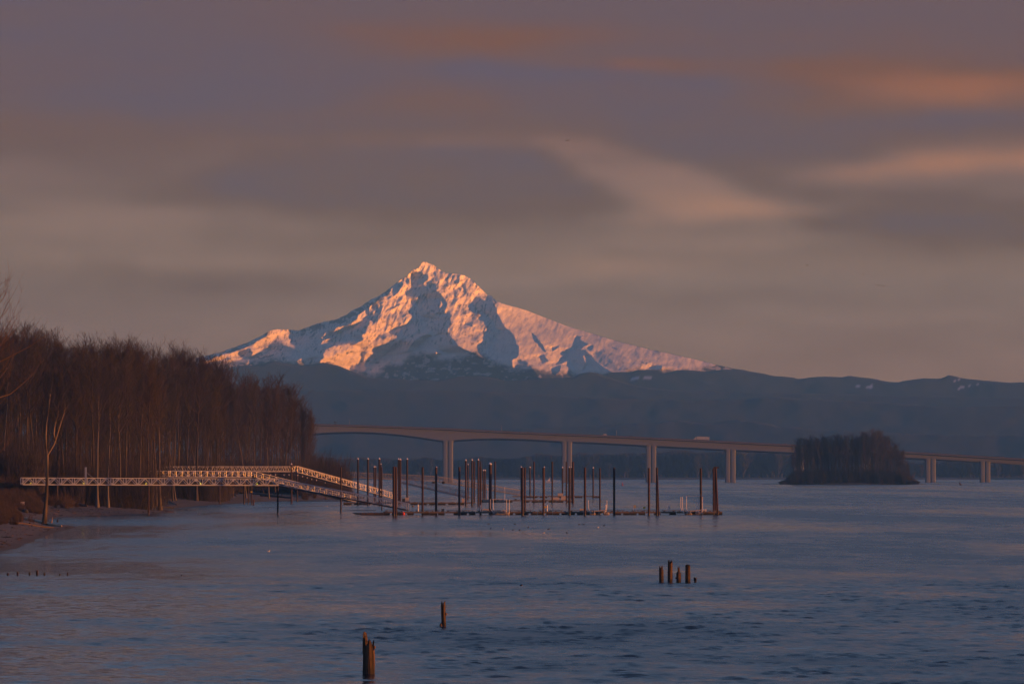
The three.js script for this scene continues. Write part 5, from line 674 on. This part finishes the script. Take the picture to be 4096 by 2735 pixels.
{
  const k = 1 / F;
  piling('thickest splintered wooden piling, nearest the camera at the bottom of the frame', 1475, 197.5, 2696, 1.5, 0.225, 11, { spike: 0.30, tilt: 0.26, slivers: [[-0.19, 0.75, 0.72, 0.035]], knots: [[0.2, 0.95, 0.045], [0.21, 0.33, 0.02]] });
  piling('slender leaning wooden piling with a side knob, beyond the thickest one', 1775, 258.6, 2507, 1.2, 0.105, 23, { spike: 0.4, lean: 0.03, knots: [[0.12, 0.6, 0.05], [-0.12, 0.1, 0.075], [-0.12, 0.02, 0.08]], slivers: [[-0.05, 0.9, 0.32, 0.04]] });
  const G = 'group of pilings in the right half of the river', D = 365;
  piling('leftmost piling of the group of five, notched on its right shoulder', 2646, D, 2329, 1.1, 0.148, 31, { spike: 0.2, notch: [0, 0.6, 0.2], group: G });
  piling('tallest piling of the group of five, with sunlit right flank', 2681, D, 2331, 1.47, 0.158, 37, { spike: 0.16, group: G, slivers: [[0.12, 1.15, 0.34, 0.03], [-0.1, 1.15, 0.3, 0.025]] });
  piling('piling of the group of five with a thin rotted spire', 2715, D, 2328, 1.08, 0.15, 41, { spike: 0.2, spire: 0.58, group: G, knots: [[-0.17, 0.3, 0.05]], slivers: [[0.14, 0.2, 0.5, 0.03], [-0.13, 0.4, 0.28, 0.03]] });
  piling('broad flat-topped piling, fourth of the group of five', 2752, D, 2332, 1.18, 0.165, 43, { spike: 0.09, group: G });
  piling('low pointed stub at the right end of the group of five', 2781, D, 2329, 0.36, 0.13, 47, { spike: 0.7, taper: 0.6, group: G });
  const names = ['leftmost low', 'second rounded', 'third pointed', 'tallest round-topped', 'fifth low', 'sixth lowest', 'rightmost narrow'];
  [[30, 11, 12], [69, 18, 10], [117, 13, 9], [147, 23, 13], [176, 12, 9], [238, 7, 9], [269, 14, 7]].forEach(([px, h, w], i) => piling(`${names[i]} stump in the row of piling stubs at the left edge`, px, 391, 2300, h * 391 * k, w * 391 * k / 2, 60 + i, { spike: 0.3, taper: 0.3, group: 'row of piling stubs at the left edge' }));
  piling('short wooden piling stub beside the steel piles under the walkways', 1013, 1275, 2022, 25 * 1275 * k, 0.2, 83, { spike: 0.15 });
  const lump = (name, label, px, D, w, h) => { const g = new THREE.IcosahedronGeometry(1, 4), p = g.attributes.position; for (let i = 0; i < p.count; i++) { const n = 1 + 0.25 * fbm(p.getX(i) * 2, p.getY(i) * 2 + p.getZ(i), 3, px); p.setXYZ(i, p.getX(i) * w * n, p.getY(i) * h * n, p.getZ(i) * w * 0.7 * n); } g.computeVertexNormals(); single(name, g, mat(0.02, 0.017, 0.016, 0.5), label, 'snag', [xAt(px, D), 0.01, -D]); };
  lump('awash_snag', 'dark rounded snag breaking the surface in mid river', 2085, 355, 0.1, 0.075); lump('awash_snag', 'tiny dark snag breaking the surface left of mid river', 726, 391, 0.055, 0.05);
}
// ---------------------------------------------------------------- driftwood, notice and clutter on the beaches
function driftwood(label, a, b, r0, r1, tone, o = {}) {
  const A = ground(...a), B = ground(...b); if (o.lift) B.y += o.lift; const w = new Wood(), R = rng(Math.round(a[0] * 7 + b[1])), pts = [], rr = [];
  for (let i = 0; i <= 6; i++) { const f = i / 6, p = A.clone().lerp(B, f); if (!o.lift) p.y = Math.max(0, bankHeight(p.x, p.z)) + lerp(r0, r1, f) * 0.95; else p.y += r0 * 0.6; p.y += (R() - 0.5) * r0 * 0.3; p.z += (R() - 0.5) * 0.4; pts.push(p.sub(A)); rr.push(lerp(r0, r1, f) * (0.9 + 0.25 * R())); }
  w.limb(pts, rr, 9); for (const e of [0, 6]) w.limb([pts[e].clone(), pts[e].clone().lerp(pts[e ? 5 : 1], -0.02)], [rr[e], 0.001], 9);
  const m = mat(...tone, 0.9), t = thing('driftwood_log', label, 'log', [A.x, A.y, A.z], o.group); part('log', w.build(), m, t);
  for (let i = 0; i < (o.stubs ?? 2); i++) { const s = new Wood(), f = pts[1 + Math.floor(R() * 5)], d = new THREE.Vector3((R() - 0.5), 0.6 + R() * 0.5, (R() - 0.3)).normalize(); s.limb([f.clone(), f.clone().addScaledVector(d, r0 * 2 + R() * (o.branch ?? 0.5)), f.clone().addScaledVector(d, r0 * 2.5 + R() * (o.branch ?? 0.5) * 1.8)], [r0 * 0.35, r0 * 0.25, r0 * 0.08], 6); part('branch_stub', s.build(), m, t); }
}
driftwood('long pale sunlit log lying across the near beach', [24, 2066], [243, 2107], 0.26, 0.13, [0.5, 0.32, 0.2], { stubs: 1 });
driftwood('thin dark log below the sunlit one on the near beach', [-10, 2084], [58, 2096], 0.12, 0.08, [0.05, 0.04, 0.035], { stubs: 0 });
driftwood('dark log with a root knob in the middle of the near beach', [60, 2096], [212, 2112], 0.11, 0.07, [0.09, 0.06, 0.045], { stubs: 3 });
driftwood('long low dark log on the sand before the wood', [245, 1990], [345, 2006], 0.22, 0.14, [0.06, 0.045, 0.038], { stubs: 3 });
driftwood('dark log pile nearest the trees on the middle beach', [330, 2007], [395, 2011], 0.42, 0.3, [0.03, 0.026, 0.026], { stubs: 3, branch: 1.2 });
driftwood('short log half buried in the middle beach', [292, 2020], [345, 2028], 0.25, 0.2, [0.075, 0.055, 0.045], { stubs: 1 });
driftwood('arched pale root on the middle beach', [402, 2018], [440, 2020], 0.25, 0.16, [0.15, 0.09, 0.065], { stubs: 2 });
driftwood('dark stranded log left of the support pile', [498, 2016], [565, 2019], 0.4, 0.3, [0.02, 0.02, 0.022], { stubs: 2 });
driftwood('forked pale snag sticking up beside the support pile', [565, 2008], [590, 1990], 0.14, 0.05, [0.22, 0.16, 0.13], { stubs: 4, branch: 0.9, lift: 0.25 });
driftwood('long pale branch slanting down to the water right of the support pile', [645, 1992], [708, 2020], 0.13, 0.08, [0.22, 0.15, 0.115], { stubs: 2 });
driftwood('low black log lying along the water right of the support pile', [600, 2031], [695, 2032], 0.22, 0.14, [0.02, 0.018, 0.018], { stubs: 0 });
driftwood('long log under the walkways near the piles', [1008, 1976], [1105, 1986], 0.3, 0.2, [0.13, 0.085, 0.07], { stubs: 1 });
driftwood('dark log beyond the tall support pile', [1040, 1984], [1165, 1995], 0.3, 0.22, [0.03, 0.028, 0.03], { stubs: 2 });
driftwood('reddish log on the shore left of the steel piles', [915, 1982], [945, 1984], 0.22, 0.18, [0.2, 0.12, 0.09], { stubs: 0 });
driftwood('dark root mass at the right tip of the bank', [1195, 1972], [1262, 1985], 0.7, 0.45, [0.03, 0.026, 0.03], { stubs: 4, branch: 1.4 });
{ // boulders and root wads on the near beach
  const rock = (label, px, py, w, h, tone) => { const A = ground(px, py), g = new THREE.IcosahedronGeometry(1, 3), p = g.attributes.position; for (let i = 0; i < p.count; i++) { const n = 1 + 0.35 * fbm(p.getX(i) * 1.7 + px, p.getY(i) * 1.7 + p.getZ(i), 3, px); p.setXYZ(i, p.getX(i) * w * n, p.getY(i) * h * n, p.getZ(i) * w * n); } g.computeVertexNormals(); single('root_wad', g, mat(...tone, 0.95), label, 'root wad', [A.x, Math.max(0, bankHeight(A.x, A.z)) + h * 0.3, A.z]); };
  rock('dark tangled root wad left of the birch foot', 62, 2052, 0.55, 0.4, [0.035, 0.03, 0.028]); rock('dark rounded root wad between the sign and the birch', 98, 2050, 0.6, 0.45, [0.03, 0.028, 0.026]); rock('small dark stump at the water right of the birch', 228, 2088, 0.16, 0.3, [0.03, 0.022, 0.02]); rock('small dark lump on the sand of the near beach', 48, 2112, 0.12, 0.14, [0.04, 0.03, 0.025]); rock('pale concrete lump above the middle beach', 238, 1977, 0.5, 0.2, [0.24, 0.17, 0.14]);
  const A = ground(88, 2030), k = -A.z / F, s = 17 * k, y = yAt(2015, -A.z) - A.y, t = thing('beach_sign', 'square white notice sign with illegible print above the near beach', 'sign', [A.x, A.y, A.z]);
  box('post', t, mat(0.12, 0.09, 0.07, 0.9), 0.09, y + 0.5, 0.07, 0, y / 2 - 0.25, -0.06); const cv = document.createElement('canvas'); cv.width = cv.height = 128; const c = cv.getContext('2d'); c.fillStyle = '#c9beb4'; c.fillRect(0, 0, 128, 128); c.strokeStyle = '#6d5a55'; c.lineWidth = 4; c.strokeRect(6, 6, 116, 116); c.fillStyle = '#7d6a64'; const R = rng(3); for (let r = 0; r < 6; r++) { let x = 20; while (x < 100) { const w = 6 + R() * 14; c.fillRect(x, 24 + r * 15, Math.min(w, 106 - x), r === 0 ? 9 : 5); x += w + 5; } }
  const tx = new THREE.CanvasTexture(cv); tx.colorSpace = THREE.SRGBColorSpace; const b = part('board', unit, new THREE.MeshStandardMaterial({ map: tx, roughness: 0.8 }), t); b.scale.set(s, s, 0.03); b.position.set(0, y, 0);
  { const D = 1316, p = at(1005, 1967, D), q = thing('pile_sign', 'small yellow sign fixed to a steel pile under the walkways', 'sign', [p.x, p.y, p.z + 0.24]); box('board', q, yellow, 0.44, 0.32, 0.03, 0, 0, 0); box('bracket', q, rust, 0.5, 0.05, 0.04, 0, 0, -0.035); }
}
// ---------------------------------------------------------------- birds
function blend(list) { return mergeGeometries(list.map((g) => { const q = g.index ? g.toNonIndexed() : g; q.deleteAttribute('uv'); return q; })); }
const duckGeo = (() => { const b = new THREE.SphereGeometry(0.14, 14, 10).scale(1.55, 0.75, 0.85), p = b.attributes.position; for (let i = 0; i < p.count; i++) if (p.getX(i) > 0.1) p.setY(i, p.getY(i) + (p.getX(i) - 0.1) * 0.5); b.computeVertexNormals(); return blend([b.translate(0, 0.05, 0), new THREE.CapsuleGeometry(0.035, 0.09, 4, 8).translate(-0.15, 0.14, 0), new THREE.SphereGeometry(0.058, 10, 8).translate(-0.165, 0.215, 0), new THREE.ConeGeometry(0.025, 0.08, 6).rotateZ(Math.PI / 2).translate(-0.245, 0.205, 0)]); })();
const duckDark = mat(0.035, 0.03, 0.028, 0.8), duckPale = mat(0.5, 0.47, 0.44, 0.8);
{
  const L = (i) => i, R = rng(19), list = [[1955, 2097], [1962, 2116], [2011, 2118], [2052, 2121], [2060, 2098], [2078, 2121], [2113, 2111], [2175, 2133], [2194, 2118], [2268, 2132], [2318, 2099], [2334, 2099], [2392, 2111], [2416, 2103], [748, 2031], [760, 2031], [768, 2032], [1072, 2207]];
  list.forEach(([px, py], i) => { const D = onWater(py); const m = single('duck', duckGeo, i % 5 === 2 ? duckPale : duckDark, i > 16 ? 'lone pale speck of a duck on open water below the gangways' : i > 13 ? `tiny dark duck in the inlet beside the low black log, ${ordinals[i - 14]} from the left` : `tiny duck floating below the front dock, ${ordinals[i]} from the left`, 'duck', [xAt(px, D), 0, -D], 'ducks on the river'); m.rotation.y = R() * 6.28; m.scale.setScalar(0.72); });
}
const gullGeo = (() => { const out = [new THREE.SphereGeometry(0.1, 10, 8).scale(2.2, 0.8, 0.8), new THREE.SphereGeometry(0.065, 8, 6).translate(-0.24, 0.03, 0), new THREE.ConeGeometry(0.06, 0.22, 6).rotateZ(-Math.PI / 2).scale(1, 0.4, 1).translate(0.28, 0, 0)]; for (const s of [-1, 1]) { const w = new THREE.BoxGeometry(0.2, 0.025, 0.72, 4, 1, 8), p = w.attributes.position; for (let i = 0; i < p.count; i++) { const f = (p.getZ(i) + 0.36) / 0.72; p.setXYZ(i, p.getX(i) * (1 - 0.75 * f) + 0.12 * f * f, p.getY(i) + 0.18 * Math.sin(f * 2.2) - 0.12 * f * f, s * (0.06 + f * 0.66)); } if (s < 0) { const ix = w.index.array; for (let i = 0; i < ix.length; i += 3) { const t = ix[i]; ix[i] = ix[i + 1]; ix[i + 1] = t; } } w.computeVertexNormals(); out.push(w); } return blend(out); })();
[[2270, 562, 1300, 1.3, 'lone gull flying high above the right shoulder of the mountain'], [3229, 1061, 1500, 0.4, 'small gull flying left of the other birds over the right hills'], [3455, 1099, 1400, 1.4, 'gull gliding between the lone bird and the close pair'], [3514, 1140, 1350, 1.5, 'left gull of the close pair in the right sky'], [3533, 1144, 1350, 1.2, 'right gull of the close pair in the right sky'], [1340, 1689, 1400, 0.8, 'dark bird flying just above the left end of the bridge']].forEach(([px, py, D, r, l], i) => { const p = at(px, py, D), m = single('gull', gullGeo, duckDark, l, 'bird', [p.x, p.y, p.z], 'birds in flight'); m.rotation.set(0.1 * i - 0.2, r, 0.15 * ((i % 3) - 1)); });
// ---------------------------------------------------------------- far craft
{
  const D = 4600, t = thing('sailboat', 'tiny pale sailboat near the foot of a bridge pier', 'sailboat', [xAt(2199, D), 0, -D]);
  const hull = new THREE.Shape([[-2.6, 0.9], [2.8, 1.0], [2.2, -0.3], [-2.2, -0.3]].map((q) => new THREE.Vector2(...q))); part('hull', new THREE.ExtrudeGeometry(hull, { depth: 1.6, bevelEnabled: true, bevelSize: 0.15, bevelThickness: 0.3, bevelSegments: 2 }).translate(0, 0, -0.8), whitePaint, t);
  box('cabin', t, whitePaint, 2.2, 0.7, 1.2, -0.2, 1.3, 0); part('mast', new THREE.CylinderGeometry(0.08, 0.1, 4.6, 8).translate(0.3, 3.3, 0), galv, t); const sail = new THREE.Shape([[0.2, 1.7], [0.2, 4.4], [-2.2, 1.7]].map((q) => new THREE.Vector2(...q))); part('sail', new THREE.ExtrudeGeometry(sail, { depth: 0.06, bevelEnabled: false }), capWhite, t);
  const D2 = onWater(1942), n = thing('channel_buoy', 'small red channel buoy on open water right of the docks', 'buoy', [xAt(2490, D2), 0, -D2]), red = mat(0.3, 0.03, 0.03, 0.6); part('float', new THREE.CylinderGeometry(0.55, 0.75, 0.9, 14).translate(0, 0.1, 0), red, n); for (let i = 0; i < 4; i++) { const a = i * 1.571 + 0.4; bar('tower_leg', n, red, new THREE.Vector3(Math.cos(a) * 0.5, 0.5, Math.sin(a) * 0.5), new THREE.Vector3(Math.cos(a) * 0.16, 1.6, Math.sin(a) * 0.16), 0.12, 0.12); } part('top_mark', new THREE.CylinderGeometry(0.05, 0.34, 0.5, 10).translate(0, 1.8, 0), red, n);
}
renderer.render(scene, camera);
